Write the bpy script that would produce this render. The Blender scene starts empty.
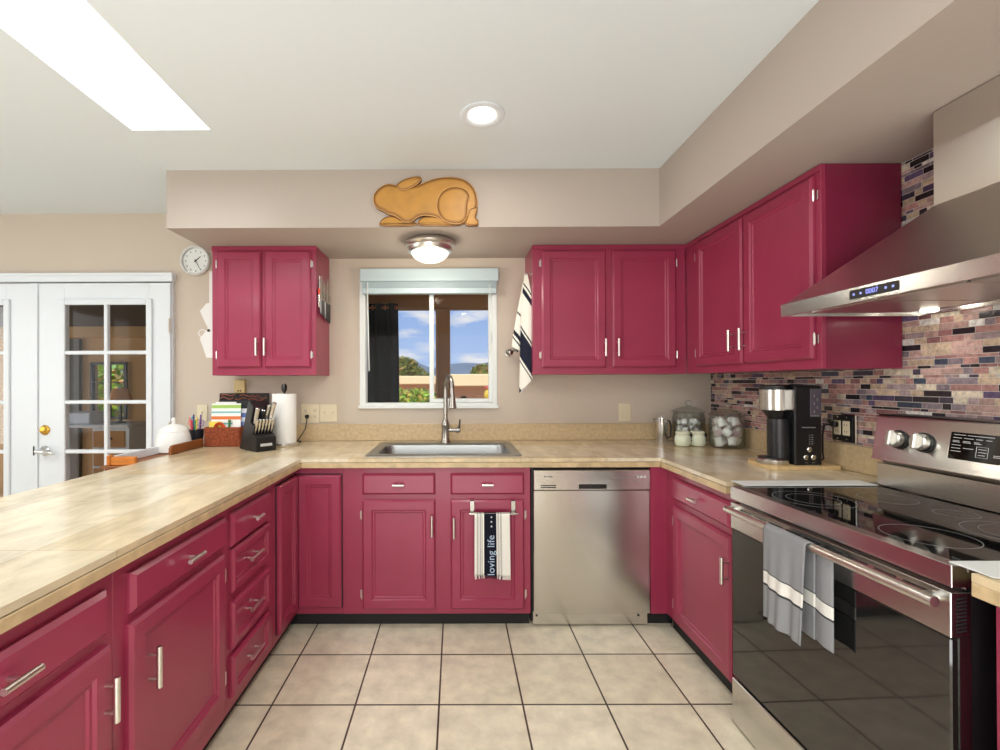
import bpy, bmesh, math, random
from mathutils import Matrix, Vector
random.seed(7)
PI = math.pi
SC = bpy.context.scene
COL = SC.collection

# ------------------------------------------------------------------ camera
cd = bpy.data.cameras.new('camera'); cam = bpy.data.objects.new('camera', cd); COL.objects.link(cam)
R = Matrix(((0.99999165, -0.0021, 0.0035065), (0.00211084, 0.99999299, -0.00309262), (-0.00349998, 0.0031, 0.99998907)))
rt, fw, up = R.col[0], R.col[1], R.col[2]
cam.matrix_world = Matrix(((rt.x, up.x, -fw.x, 0), (rt.y, up.y, -fw.y, 0), (rt.z, up.z, -fw.z, 1.32), (0, 0, 0, 1)))
cd.sensor_width = 36; cd.lens = 16.324; cd.shift_x = 0.04565; cd.shift_y = 0.00603; cd.clip_start = 0.02; cd.clip_end = 2000
SC.camera = cam

# ------------------------------------------------------------------ view, world, sun, large lights
vs = SC.view_settings
vs.view_transform = 'Standard'; vs.look = 'None'; vs.gamma = 1; vs.use_curve_mapping = False; vs.exposure = -0.06

def lin(c):
    return tuple((x / 255 / 12.92 if x / 255 <= .04045 else ((x / 255 + .055) / 1.055) ** 2.4) for x in c[:3]) + (1,)

W = bpy.data.worlds.new('sky'); SC.world = W; W.use_nodes = True
nt = W.node_tree; N = nt.nodes; L = nt.links
bg = N['Background']; tc = N.new('ShaderNodeTexCoord'); sp = N.new('ShaderNodeSeparateXYZ'); L.new(tc.outputs['Generated'], sp.inputs[0])
rp = N.new('ShaderNodeValToRGB'); L.new(sp.outputs['Z'], rp.inputs[0])
rp.color_ramp.elements[0].position = 0.0; rp.color_ramp.elements[0].color = lin((186, 208, 244))
rp.color_ramp.elements[1].position = .35; rp.color_ramp.elements[1].color = lin((104, 156, 232))
mp = N.new('ShaderNodeMapping'); mp.inputs['Scale'].default_value = (5, 5, 17); mp.inputs['Location'].default_value = (1.3, 0.2, .55); L.new(tc.outputs['Generated'], mp.inputs[0])
ns = N.new('ShaderNodeTexNoise'); ns.inputs['Scale'].default_value = 1.6; ns.inputs['Detail'].default_value = 6; L.new(mp.outputs[0], ns.inputs[0])
cr = N.new('ShaderNodeValToRGB'); cr.color_ramp.elements[0].position = .5; cr.color_ramp.elements[1].position = .66; L.new(ns.outputs[0], cr.inputs[0])
mx = N.new('ShaderNodeMixRGB'); mx.inputs[2].default_value = lin((238, 238, 244)); L.new(cr.outputs[0], mx.inputs[0]); L.new(rp.outputs[0], mx.inputs[1])
L.new(mx.outputs[0], bg.inputs[0]); bg.inputs[1].default_value = 1.0

def light(name, kind, loc, rot, power, size=None, size_y=None, color=(1, 1, 1), shape=None):
    d = bpy.data.lights.new(name, kind); o = bpy.data.objects.new(name, d); COL.objects.link(o)
    o.location = loc; o.rotation_euler = rot; d.energy = power; d.color = color
    if kind == 'AREA':
        d.shape = shape or ('RECTANGLE' if size_y else 'DISK'); d.size = size
        if size_y: d.size_y = size_y
    return o
SUN = light('sun', 'SUN', (0, 0, 30), (math.radians(48), 0, math.radians(-28)), 3.6, color=(1, .95, .86)); SUN.data.angle = .01
light('rear_fill_light', 'AREA', (-.6, -2.5, 1.45), (math.radians(90), 0, 0), 48, 2.6, 1.6, (.93, .97, 1))  # unseen area light added before the solid rear wall; window is only assumed
light('side_fill_light', 'AREA', (-4.7, .9, 1.45), (math.radians(90), 0, math.radians(-90)), 34, 2.2, 1.5, (.93, .97, 1))  # added likewise at the solid left wall to light the dining side
light('skylight_daylight', 'AREA', (-1.335, 1.45, 2.84), (0, 0, 0), 12, .3, 1.2, (.95, .98, 1))
light('ceiling_fill_light', 'AREA', (-.6, -1.2, .04), (math.radians(180), 0, 0), 78, 2.6, 2.0, (.95, .98, 1))  # unseen upward fill, added to brighten the ceiling

# ------------------------------------------------------------------ materials
def nodes(name):
    m = bpy.data.materials.new(name); m.use_nodes = True
    return m, m.node_tree.nodes, m.node_tree.links, m.node_tree.nodes['Principled BSDF']

def mat(name, c, rough=.5, metal=0, bump=0, bscale=60, var=0, vscale=6, coat=0, emit=None, estr=0, stretch=None, spec=None, sheen=0):
    m, n, l, b = nodes(name)
    b.inputs['Base Color'].default_value = lin(c); b.inputs['Roughness'].default_value = rough; b.inputs['Metallic'].default_value = metal
    if coat: b.inputs['Coat Weight'].default_value = coat; b.inputs['Coat Roughness'].default_value = .12
    if spec is not None: b.inputs['Specular IOR Level'].default_value = spec
    if sheen: b.inputs['Sheen Weight'].default_value = sheen
    if emit: b.inputs['Emission Color'].default_value = lin(emit); b.inputs['Emission Strength'].default_value = estr
    t = n.new('ShaderNodeTexCoord')
    src = t.outputs['Object']
    if stretch:
        q = n.new('ShaderNodeMapping'); q.inputs['Scale'].default_value = stretch; l.new(src, q.inputs[0]); src = q.outputs[0]
    if var:
        x = n.new('ShaderNodeTexNoise'); x.inputs['Scale'].default_value = vscale; x.inputs['Detail'].default_value = 4; l.new(src, x.inputs[0])
        r = n.new('ShaderNodeValToRGB'); a = lin(c)
        r.color_ramp.elements[0].position = .3; r.color_ramp.elements[0].color = tuple(v * (1 - var) for v in a[:3]) + (1,)
        r.color_ramp.elements[1].position = .7; r.color_ramp.elements[1].color = tuple(min(1, v * (1 + var)) for v in a[:3]) + (1,)
        l.new(x.outputs[0], r.inputs[0]); l.new(r.outputs[0], b.inputs['Base Color'])
    if bump:
        x = n.new('ShaderNodeTexNoise'); x.inputs['Scale'].default_value = bscale; x.inputs['Detail'].default_value = 3; l.new(src, x.inputs[0])
        p = n.new('ShaderNodeBump'); p.inputs['Strength'].default_value = bump; p.inputs['Distance'].default_value = .004
        l.new(x.outputs[0], p.inputs['Height']); l.new(p.outputs[0], b.inputs['Normal'])
    return m

def attr_mat(name, rough=.5, bump=0, bscale=60, spec=None, var=0, vscale=80):
    m, n, l, b = nodes(name)
    a = n.new('ShaderNodeAttribute'); a.attribute_name = 'Col'
    b.inputs['Roughness'].default_value = rough
    if spec is not None: b.inputs['Specular IOR Level'].default_value = spec
    src = a.outputs['Color']
    t = n.new('ShaderNodeTexCoord')
    if var:
        x = n.new('ShaderNodeTexNoise'); x.inputs['Scale'].default_value = vscale; x.inputs['Detail'].default_value = 3; l.new(t.outputs['Object'], x.inputs[0])
        r = n.new('ShaderNodeMapRange'); r.inputs[1].default_value = .3; r.inputs[2].default_value = .7; r.inputs[3].default_value = 1 - var; r.inputs[4].default_value = 1 + var
        l.new(x.outputs[0], r.inputs[0])
        k = n.new('ShaderNodeVectorMath'); k.operation = 'SCALE'; l.new(src, k.inputs[0]); l.new(r.outputs[0], k.inputs['Scale']); src = k.outputs[0]
    l.new(src, b.inputs['Base Color'])
    if bump:
        x = n.new('ShaderNodeTexNoise'); x.inputs['Scale'].default_value = bscale; l.new(t.outputs['Object'], x.inputs[0])
        p = n.new('ShaderNodeBump'); p.inputs['Strength'].default_value = bump; p.inputs['Distance'].default_value = .004
        l.new(x.outputs[0], p.inputs['Height']); l.new(p.outputs[0], b.inputs['Normal'])
    return m

def glass_mat(name, tint=(255, 255, 255), refl=.08, rough=.02):
    m, n, l, b = nodes(name); n.remove(b)
    o = n['Material Output']; t = n.new('ShaderNodeBsdfTransparent'); t.inputs[0].default_value = lin(tint)
    g = n.new('ShaderNodeBsdfGlossy'); g.inputs['Roughness'].default_value = rough
    f = n.new('ShaderNodeFresnel'); f.inputs[0].default_value = 1.45
    k = n.new('ShaderNodeMath'); k.operation = 'MULTIPLY_ADD'; k.inputs[1].default_value = refl; k.inputs[2].default_value = 0; l.new(f.outputs[0], k.inputs[0])
    x = n.new('ShaderNodeMixShader'); l.new(k.outputs[0], x.inputs[0]); l.new(t.outputs[0], x.inputs[1]); l.new(g.outputs[0], x.inputs[2]); l.new(x.outputs[0], o.inputs[0])
    return m

def tile_mat(name, w, h, off, loc, mortar, c1, c2, cm, rough, nscale, nvar, bump=.25, rot=None, tilevar=.5, veins=None):
    m, n, l, b = nodes(name)
    t = n.new('ShaderNodeTexCoord'); q = n.new('ShaderNodeMapping'); q.inputs['Location'].default_value = loc
    if rot: q.inputs['Rotation'].default_value = rot
    l.new(t.outputs['Object'], q.inputs[0])
    k = n.new('ShaderNodeTexBrick'); k.offset = off; k.squash = 1
    k.inputs['Scale'].default_value = 1; k.inputs['Brick Width'].default_value = w; k.inputs['Row Height'].default_value = h
    k.inputs['Mortar Size'].default_value = mortar; k.inputs['Mortar Smooth'].default_value = .1; k.inputs['Bias'].default_value = tilevar - .5
    k.inputs['Color1'].default_value = lin(c1); k.inputs['Color2'].default_value = lin(c2); k.inputs['Mortar'].default_value = lin(cm)
    l.new(q.outputs[0], k.inputs['Vector'])
    x = n.new('ShaderNodeTexNoise'); x.inputs['Scale'].default_value = nscale; x.inputs['Detail'].default_value = 7; x.inputs['Roughness'].default_value = .62
    if veins:
        v = n.new('ShaderNodeMapping'); v.inputs['Scale'].default_value = veins; l.new(t.outputs['Object'], v.inputs[0]); l.new(v.outputs[0], x.inputs[0])
        x.inputs['Distortion'].default_value = .6
    else: l.new(t.outputs['Object'], x.inputs[0])
    r = n.new('ShaderNodeMapRange'); r.inputs[1].default_value = .3; r.inputs[2].default_value = .7; r.inputs[3].default_value = 1 - nvar; r.inputs[4].default_value = 1 + nvar * .6
    l.new(x.outputs[0], r.inputs[0])
    s = n.new('ShaderNodeVectorMath'); s.operation = 'SCALE'; l.new(k.outputs['Color'], s.inputs[0]); l.new(r.outputs[0], s.inputs['Scale'])
    l.new(s.outputs[0], b.inputs['Base Color']); b.inputs['Roughness'].default_value = rough
    p = n.new('ShaderNodeBump'); p.inputs['Strength'].default_value = bump; p.inputs['Distance'].default_value = .003; p.invert = True
    l.new(k.outputs['Fac'], p.inputs['Height']); l.new(p.outputs[0], b.inputs['Normal'])
    return m

M = {}
M['wall'] = mat('wall paint', (203, 190, 175), .75, bump=.25, bscale=28, spec=.3)
M['ceil'] = mat('ceiling paint', (226, 233, 236), .8, bump=.25, bscale=22, spec=.3)
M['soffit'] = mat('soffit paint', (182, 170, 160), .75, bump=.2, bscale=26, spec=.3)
M['white'] = mat('white gloss paint', (224, 230, 236), .35)
M['vinyl'] = mat('white vinyl', (228, 232, 230), .4)
M['blind'] = mat('pale blue white blind', (190, 208, 214), .5)
M['pink'] = mat('raspberry cabinet paint', (154, 50, 80), .34, bump=.015, bscale=40, var=.05, vscale=5, coat=.15)
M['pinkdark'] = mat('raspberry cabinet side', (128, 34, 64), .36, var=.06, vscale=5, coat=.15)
M['black'] = mat('black plastic', (22, 22, 24), .38)
M['matteblack'] = mat('toe kick black', (24, 25, 28), .6)
M['rangeblack'] = mat('range side enamel', (30, 28, 32), .35)
M['steel'] = mat('brushed stainless', (208, 206, 202), .22, 1, bump=.05, bscale=1, stretch=(3, 3, 600))
M['steelv'] = mat('brushed stainless hood', (218, 214, 208), .28, 1, bump=.04, bscale=1, stretch=(400, 4, 4))
M['sinksteel'] = mat('satin sink steel', (160, 162, 162), .34, 1)
M['nickel'] = mat('brushed nickel', (222, 220, 214), .28, 1)
M['faucet'] = mat('spot free nickel', (170, 166, 160), .26, 1)
M['chrome'] = mat('chrome', (222, 222, 222), .12, 1)
M['darkmetal'] = mat('dark metal', (70, 68, 66), .35, 1)
M['gunmetal'] = mat('gunmetal handle', (124, 126, 130), .35, .6)
M['brass'] = mat('brass', (205, 160, 70), .25, 1)
M['blackglass'] = mat('black glass', (9, 9, 10), .04, bump=.03, bscale=3, spec=.9)
M['oven'] = mat('oven door glass', (26, 26, 25), .05, bump=.06, bscale=5, spec=1.0)
M['glass'] = glass_mat('window glass', (252, 253, 253), .12)
M['jar'] = glass_mat('jar glass', (251, 253, 252), .5)
M['ceramic'] = mat('white ceramic', (238, 237, 233), .25)
M['mint'] = mat('pale mint ceramic', (226, 232, 208), .3)
M['cream'] = mat('cream plastic', (226, 214, 184), .4)
M['beige'] = mat('beige plastic', (214, 190, 136), .45)
M['paper'] = mat('white paper', (242, 241, 238), .8, bump=.2, bscale=120)
M['wood'] = mat('carved honey wood', (206, 146, 66), .45, var=.14, vscale=9)
M['wooddark'] = mat('dark wood edge', (150, 92, 34), .5, var=.15, vscale=9)
M['woodlight'] = mat('pale cut wood edge', (222, 168, 96), .5)
M['oak'] = mat('orange oak', (190, 112, 38), .4, var=.2, vscale=3, stretch=(3, 3, 30))
M['brownwood'] = mat('brown wood', (134, 78, 36), .45, var=.2, vscale=6)
M['bamboo'] = mat('bamboo board', (214, 184, 134), .45, var=.1, vscale=5, stretch=(20, 2, 2))
M['wicker'] = mat('reddish wicker', (150, 72, 40), .65, var=.5, vscale=70, bump=1, bscale=90)
M['greycloth'] = mat('grey', (150, 150, 152), .9, sheen=.3)
M['frost'] = mat('frosted lamp glass', (240, 240, 236), .35, emit=(255, 250, 240), estr=1.0)
M['lampglow'] = mat('downlight lens', (255, 255, 250), .4, emit=(255, 246, 228), estr=9)
M['skyglow'] = mat('frosted skylight acrylic', (255, 255, 255), .4, emit=(255, 255, 255), estr=4)
M['display'] = mat('display glow', (20, 20, 60), .3, emit=(150, 160, 255), estr=1.6)
M['white_ink'] = mat('white print', (220, 222, 224), .5)
M['grey_ink'] = mat('grey print', (130, 130, 130), .5)
M['col'] = attr_mat('painted pieces', .45)
M['cloth'] = attr_mat('woven cloth', .95, bump=.3, bscale=500, spec=.1, var=.06, vscale=300)
M['mosaic'] = attr_mat('mosaic glass and stone', .22, bump=.15, bscale=120, var=.3, vscale=70)
M['grout'] = mat('mosaic grout', (226, 216, 208), .8)
M['leaf'] = attr_mat('leaves', .6)
M['bark'] = mat('bark', (92, 74, 56), .85)
M['stucco'] = mat('tan stucco', (214, 170, 136), .85, bump=.3, bscale=9)
M['coping'] = mat('cream coping', (250, 224, 176), .8)
M['patio'] = mat('patio brown paint', (168, 124, 82), .8)
M['patioc'] = mat('patio ceiling', (232, 184, 122), .8)
M['curtain'] = mat('black curtain', (9, 9, 10), .9)
M['copper'] = mat('copper rod', (190, 110, 70), .35, 1)
M['ground'] = mat('desert ground', (196, 164, 128), .95, var=.15, vscale=1)
M['hill'] = mat('hazy blue hills', (118, 128, 138), .95, var=.2, vscale=.03)
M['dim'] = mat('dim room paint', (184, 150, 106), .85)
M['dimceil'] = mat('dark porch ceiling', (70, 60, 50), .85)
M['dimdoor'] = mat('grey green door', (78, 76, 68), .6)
M['shade'] = mat('tan lamp shade', (196, 146, 100), .8)
M['floor'] = tile_mat('cream floor tile', .3429, .3429, 0, (.0711 + .3429 * 20, -2.2043 + .3429 * 20, 0), 0.0040, (236, 227, 203), (226, 216, 190), (70, 58, 46), .33, 11, .2)
M['stone'] = tile_mat('travertine counter tile', .4572, .4572, 0, (.8245 + .4572 * 10, -1.145 + .4572 * 10, 0), .0012, (226, 213, 188), (208, 186, 146), (186, 164, 124), .2, 5, .26, bump=.15, veins=(2.4, 1.0, 1))
M['stoneedge'] = mat('travertine edge', (198, 174, 134), .4, var=.2, vscale=22, bump=.3, bscale=40)
M['stonesplash'] = mat('travertine splash', (200, 176, 138), .4, var=.14, vscale=45, bump=.25, bscale=50)

# ------------------------------------------------------------------ mesh builder
class MB:
    def __init__(s): s.v = []; s.f = []; s.mi = []; s.c = []; s.m = 0; s.col = None; s.T = None
    def add(s, vs, fs):
        o = len(s.v)
        for p in vs:
            p = Vector(p); s.v.append(s.T @ p if s.T else p)
        for f in fs: s.f.append([i + o for i in f]); s.mi.append(s.m); s.c.append(s.col)
        return s
    def rings(s, rs, cap0=True, cap1=True, closed=True):
        n = len(rs[0]); fs = []
        for a in range(len(rs) - 1):
            for i in range(n if closed else n - 1):
                j = (i + 1) % n; fs.append((a * n + i, a * n + j, a * n + n + j, a * n + n + i))
        if cap0: fs.append(tuple(range(n))[::-1])
        if cap1: fs.append(tuple(range((len(rs) - 1) * n, len(rs) * n)))
        return s.add([p for r in rs for p in r], fs)
    def box(s, x0, x1, y0, y1, z0, z1, b=0):
        if x0 > x1: x0, x1 = x1, x0
        if y0 > y1: y0, y1 = y1, y0
        if z0 > z1: z0, z1 = z1, z0
        if not b:
            v = [(x, y, z) for x in (x0, x1) for y in (y0, y1) for z in (z0, z1)]
            return s.add(v, [(0, 1, 3, 2), (4, 6, 7, 5), (0, 4, 5, 1), (2, 3, 7, 6), (0, 2, 6, 4), (1, 5, 7, 3)])
        b = min(b, (x1 - x0) * .45, (y1 - y0) * .45, (z1 - z0) * .45)
        X, Y, Z = (x0, x1), (y0, y1), (z0, z1); v = []; ix = {}
        for i in (0, 1):
            for j in (0, 1):
                for k in (0, 1):
                    dx, dy, dz = (b, -b)[i], (b, -b)[j], (b, -b)[k]
                    for a, p in enumerate(((X[i], Y[j] + dy, Z[k] + dz), (X[i] + dx, Y[j], Z[k] + dz), (X[i] + dx, Y[j] + dy, Z[k]))):
                        ix[i, j, k, a] = len(v); v.append(p)
        f = []
        q = ((0, 0), (1, 0), (1, 1), (0, 1))
        for i in (0, 1):
            f.append([ix[i, a, c, 0] for a, c in q]); f.append([ix[a, i, c, 1] for a, c in q]); f.append([ix[a, c, i, 2] for a, c in q])
        for i in (0, 1):
            for j in (0, 1):
                f.append([ix[i, j, 0, 0], ix[i, j, 1, 0], ix[i, j, 1, 1], ix[i, j, 0, 1]])
                f.append([ix[i, 0, j, 0], ix[i, 1, j, 0], ix[i, 1, j, 2], ix[i, 0, j, 2]])
                f.append([ix[0, i, j, 1], ix[1, i, j, 1], ix[1, i, j, 2], ix[0, i, j, 2]])
                for k in (0, 1): f.append([ix[i, j, k, 0], ix[i, j, k, 1], ix[i, j, k, 2]])
        return s.add(v, f)
    def tube(s, pts, r, n=10, caps=True):
        pts = [Vector(p) for p in pts]; rr = r if isinstance(r, (list, tuple)) else [r] * len(pts)
        d0 = (pts[1] - pts[0]).normalized()
        u = d0.orthogonal().normalized(); rs = []
        for i, p in enumerate(pts):
            d = ((pts[min(i + 1, len(pts) - 1)] - pts[max(i - 1, 0)])).normalized()
            u = (u - d * u.dot(d)).normalized(); w = d.cross(u)
            rs.append([p + (u * math.cos(2 * PI * k / n) + w * math.sin(2 * PI * k / n)) * rr[i] for k in range(n)])
        return s.rings(rs, caps, caps)
    def cyl(s, a, b, r, r2=None, n=16): return s.tube([a, b], [r, r if r2 is None else r2], n)
    def lathe(s, prof, c=(0, 0, 0), n=24, axis='z', caps=True):
        rs = []
        for r, h in prof:
            r = max(r, 1e-4); g = []
            for k in range(n):
                a, b = r * math.cos(2 * PI * k / n), r * math.sin(2 * PI * k / n)
                g.append({'z': (c[0] + a, c[1] + b, c[2] + h), 'y': (c[0] + a, c[1] + h, c[2] + b), 'x': (c[0] + h, c[1] + a, c[2] + b)}[axis])
            rs.append(g)
        return s.rings(rs, caps, caps)
    def prism(s, poly, axis, t0, t1, bev=0, rnd=1, bev0=0):
        n = len(poly); area = sum(poly[i][0] * poly[(i + 1) % n][1] - poly[(i + 1) % n][0] * poly[i][1] for i in range(n)); sg = 1 if area > 0 else -1
        def inset(d):
            out = []
            for i in range(n):
                a, b, c = Vector(poly[i - 1]), Vector(poly[i]), Vector(poly[(i + 1) % n])
                e1 = (b - a).normalized(); e2 = (c - b).normalized()
                n1 = Vector((-e1.y, e1.x)) * sg; n2 = Vector((-e2.y, e2.x)) * sg
                m = n1 + n2
                if m.length < 1e-6: m = n1
                m.normalize(); out.append(b + m * (d / max(.5, m.dot(n1))))
            return out
        mk = {'y': lambda p, t: (p[0], t, p[1]), 'z': lambda p, t: (p[0], p[1], t), 'x': lambda p, t: (t, p[0], p[1])}[axis]
        sg2 = 1 if t1 > t0 else -1; rs = []
        if bev0: rs.append([mk(p, t0) for p in inset(bev0)]); rs.append([mk(p, t0 + sg2 * bev0) for p in poly])
        else: rs.append([mk(p, t0) for p in poly])
        if bev:
            for k in range(rnd + 1):
                a = PI / 2 * k / rnd
                rs.append([mk(p, t1 - sg2 * bev * (1 - math.sin(a))) for p in inset(bev * (1 - math.cos(a)))])
        else: rs.append([mk(p, t1) for p in poly])
        return s.rings(rs)
    def panel(s, x0, x1, z0, z1, y0, prof):
        rs = [[(x0 + i, y0 - d, z0 + i), (x1 - i, y0 - d, z0 + i), (x1 - i, y0 - d, z1 - i), (x0 + i, y0 - d, z1 - i)] for i, d in prof]
        return s.rings(rs)
    def grid(s, fn, nu, nv, cf=None):
        o = len(s.v)
        for j in range(nv + 1):
            for i in range(nu + 1):
                p = Vector(fn(i / nu, j / nv)); s.v.append(s.T @ p if s.T else p)
        for j in range(nv):
            for i in range(nu):
                a = o + j * (nu + 1) + i; s.f.append([a, a + 1, a + nu + 2, a + nu + 1]); s.mi.append(s.m)
                s.c.append(cf((i + .5) / nu, (j + .5) / nv) if cf else s.col)
        return s
    def mesh(s, name, mats, inv=None, ang=35, flip=True):
        me = bpy.data.meshes.new(name)
        me.from_pydata([inv @ p if inv else p for p in s.v], [], s.f)
        for m in (mats if isinstance(mats, (list, tuple)) else [mats]): me.materials.append(m)
        me.polygons.foreach_set('material_index', s.mi)
        if any(c is not None for c in s.c):
            at = me.color_attributes.new('Col', 'FLOAT_COLOR', 'CORNER'); vals = []
            for p, c in zip(me.polygons, s.c): vals += list(c or (1, 1, 1, 1)) * p.loop_total
            at.data.foreach_set('color', vals)
        if flip:
            bm = bmesh.new(); bm.from_mesh(me); bmesh.ops.recalc_face_normals(bm, faces=bm.faces); bm.to_mesh(me); bm.free()
        me.polygons.foreach_set('use_smooth', [True] * len(me.polygons)); me.set_sharp_from_angle(angle=math.radians(ang)); me.update()
        return me

FR = {}
def tag(o, label, cat, group=None):
    o['label'] = label; o['category'] = cat
    if group: o['group'] = group
    return o
def thing(name, label, cat, loc=(0, 0, 0), rz=0, group=None):
    o = bpy.data.objects.new(name, None); COL.objects.link(o); o.empty_display_size = .05
    o.location = loc; o.rotation_euler = (0, 0, rz); FR[o.name] = Matrix.Translation(loc) @ Matrix.Rotation(rz, 4, 'Z')
    return tag(o, label, cat, group)
def part(mb, name, m, parent, world=False, label=None, ang=35, solid=0, flip=True):
    fr = FR[parent.name]
    me = mb.mesh(name, m, fr.inverted() if world else None, ang, flip)
    o = bpy.data.objects.new(name, me); COL.objects.link(o); o.parent = parent; FR[o.name] = fr
    if label: o['label'] = label
    if solid: q = o.modifiers.new('thickness', 'SOLIDIFY'); q.thickness = solid; q.offset = 0
    return o
def solo(mb, name, label, cat, m, loc=(0, 0, 0), group=None, ang=35, solid=0, flip=True):
    fr = Matrix.Translation(loc); me = mb.mesh(name, m, fr.inverted(), ang, flip)
    o = bpy.data.objects.new(name, me); COL.objects.link(o); o.location = loc; FR[o.name] = fr
    if solid: q = o.modifiers.new('thickness', 'SOLIDIFY'); q.thickness = solid; q.offset = 0
    return tag(o, label, cat, group)
def struct(mb, name, m, parent=None, ang=35):
    me = mb.mesh(name, m, None, ang); o = bpy.data.objects.new(name, me); COL.objects.link(o); FR[o.name] = Matrix.Identity(4)
    if parent: o.parent = parent
    else: o['kind'] = 'structure'
    return o
def dup(root, loc, rz=None, label=None, group=None):
    r = root.copy(); COL.objects.link(r); r.location = loc
    if rz is not None: r.rotation_euler = (0, 0, rz)
    if label: r['label'] = label
    if group: r['group'] = group
    for ch in list(root.children):
        c = ch.copy(); COL.objects.link(c); c.parent = r
        for g in list(ch.children):
            d = g.copy(); COL.objects.link(d); d.parent = c
    return r
def text_mesh(txt, size, mtx, depth=.0004, align='CENTER', spacing=1):
    cu = bpy.data.curves.new('t', 'FONT'); cu.body = txt; cu.size = size; cu.align_x = align; cu.align_y = 'CENTER'; cu.extrude = depth; cu.space_character = spacing
    ob = bpy.data.objects.new('t', cu); COL.objects.link(ob)
    dg = bpy.context.evaluated_depsgraph_get(); me = bpy.data.meshes.new_from_object(ob.evaluated_get(dg))
    mb = MB(); mb.add([mtx @ v.co for v in me.vertices], [list(p.vertices) for p in me.polygons])
    bpy.data.objects.remove(ob); bpy.data.curves.remove(cu); bpy.data.meshes.remove(me)
    return mb

# ------------------------------------------------------------------ room shell
YW, XW, ZC, ZS = 3.187, 1.797, 2.519, 2.193
XL, YF = -4.8, -2.6
struct(MB().box(XL, XW + .12, YF, YW + .1, -.06, 0), 'floor', M['floor'])
# ceiling, with the skylight opening
b = MB(); sx0, sx1, sy0, sy1 = -1.525, -1.155, .92, 2.138
for (x0, x1, y0, y1) in ((XL, sx0, YF, YW + .14), (sx1, XW + .12, YF, YW + .14), (sx0, sx1, YF, sy0), (sx0, sx1, sy1, YW + .14)): b.box(x0, x1, y0, y1, ZC, ZC + .08)
struct(b, 'ceiling', M['ceil'])
b = MB(); t = .02; zt = 2.9
b.box(sx0 - t, sx0, sy0 - t, sy1 + t, ZC + .08, zt).box(sx1, sx1 + t, sy0 - t, sy1 + t, ZC + .08, zt).box(sx0, sx1, sy0 - t, sy0, ZC + .08, zt).box(sx0, sx1, sy1, sy1 + t, ZC + .08, zt)
sky = struct(b, 'window_3', M['ceil'])
part(MB().box(sx0 - t, sx1 + t, sy0 - t, sy1 + t, zt, zt + .03), 'skylight_pane', M['skyglow'], sky)
# back wall with window and french door openings
WX0, WX1, WZ0, WZ1 = -.672, .295, 1.150, 2.10
DX0, DX1, DZ1 = -3.85, -1.972, 2.03
b = MB(); th = .13
for (x0, x1, z0, z1) in ((XL, DX0, 0, ZC), (DX0, DX1, DZ1, ZC), (DX1, WX0, 0, ZC), (WX0, WX1, 0, WZ0), (WX0, WX1, WZ1, ZC), (WX1, XW + .12, 0, ZC)): b.box(x0, x1, YW, YW + th, z0, z1)
struct(b, 'wall_back', M['wall'])
struct(MB().box(XW, XW + .12, YF, YW, 0, ZC), 'wall_right', M['wall'])
struct(MB().box(XL - .12, XL, YF, YW + th, 0, ZC), 'wall_left', M['wall'])
struct(MB().box(XL, XW, YF - .12, YF, 0, ZC), 'wall_front', M['wall'])
# soffit, one L shaped drop along back and right walls
b = MB(); b.prism([(-1.622, 2.546), (1.150, 2.546), (1.150, -1.6), (XW - .001, -1.6), (XW - .001, YW - .001), (-1.622, YW - .001)], 'z', ZS, ZC - .0005)
struct(b, 'trim_1', M['soffit'])
# bare frames added on solid rear and left walls, behind the unseen area lights
for nm, fr in (('added_rear_frame', (-1.95, .75, YF + .001, YF + .05, .6, 2.3)),):
    x0, x1, y0, y1, z0, z1 = fr; b = MB()
    for q in ((x0, x0 + .06, z0, z1), (x1 - .06, x1, z0, z1), (x0 + .0602, x1 - .0602, z0, z0 + .06), (x0 + .0602, x1 - .0602, z1 - .06, z1)): b.box(q[0], q[1], y0, y1, q[2], q[3], .004)
    struct(b, nm, M['vinyl'])
b = MB()
for q in ((-.25, -.19, .65, 2.25), (1.99, 2.05, .65, 2.25), (-.1898, 1.9898, .65, .71), (-.1898, 1.9898, 2.19, 2.25)): b.box(XL + .001, XL + .05, q[0], q[1], q[2], q[3], .004)
struct(b, 'added_side_frame', M['vinyl'])  # left frame, added for the side light

# ------------------------------------------------------------------ kitchen window
b = MB(); y0, y1 = YW - .004, YW + .075
for q in ((WX0, WX0 + .042, WZ0, WZ1), (WX1 - .034, WX1, WZ0, WZ1), (WX0 + .042, WX1 - .034, WZ1 - .04, WZ1), (WX0 + .042, WX1 - .034, WZ0, WZ0 + .028)): b.box(q[0], q[1], y0, y1, q[2], q[3], .003)
b.box(WX0 - .008, WX1 + .008, YW - .018, YW + .005, WZ0 - .012, WZ0 + .010, .003)
win = struct(b, 'window_1', M['vinyl'])
b = MB(); ym = YW + .03       # sliding sash on the right, fixed light on the left
for q in ((-.182, -.150, WZ0 + .03, WZ1 - .04), (WX1 - .060, WX1 - .034, WZ0 + .03, WZ1 - .04), (-.1498, WX1 - .0602, WZ0 + .030, WZ0 + .056), (-.1498, WX1 - .0602, WZ1 - .07, WZ1 - .04)): b.box(q[0], q[1], ym - .02, ym + .01, q[2], q[3], .003)
part(b, 'sliding_sash', M['vinyl'], win)
part(MB().box(-.15, WX1 - .060, ym - .006, ym - .002, WZ0 + .056, WZ1 - .07), 'window_pane', M['glass'], win)
part(MB().box(WX0 + .042, -.15, ym + .022, ym + .026, WZ0 + .028, WZ1 - .04), 'window_pane', M['glass'], win)
part(MB().box(WX1 - .052, WX1 - .042, ym - .034, ym - .02, 1.60, 1.66, .002), 'latch', M['vinyl'], win)
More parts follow.
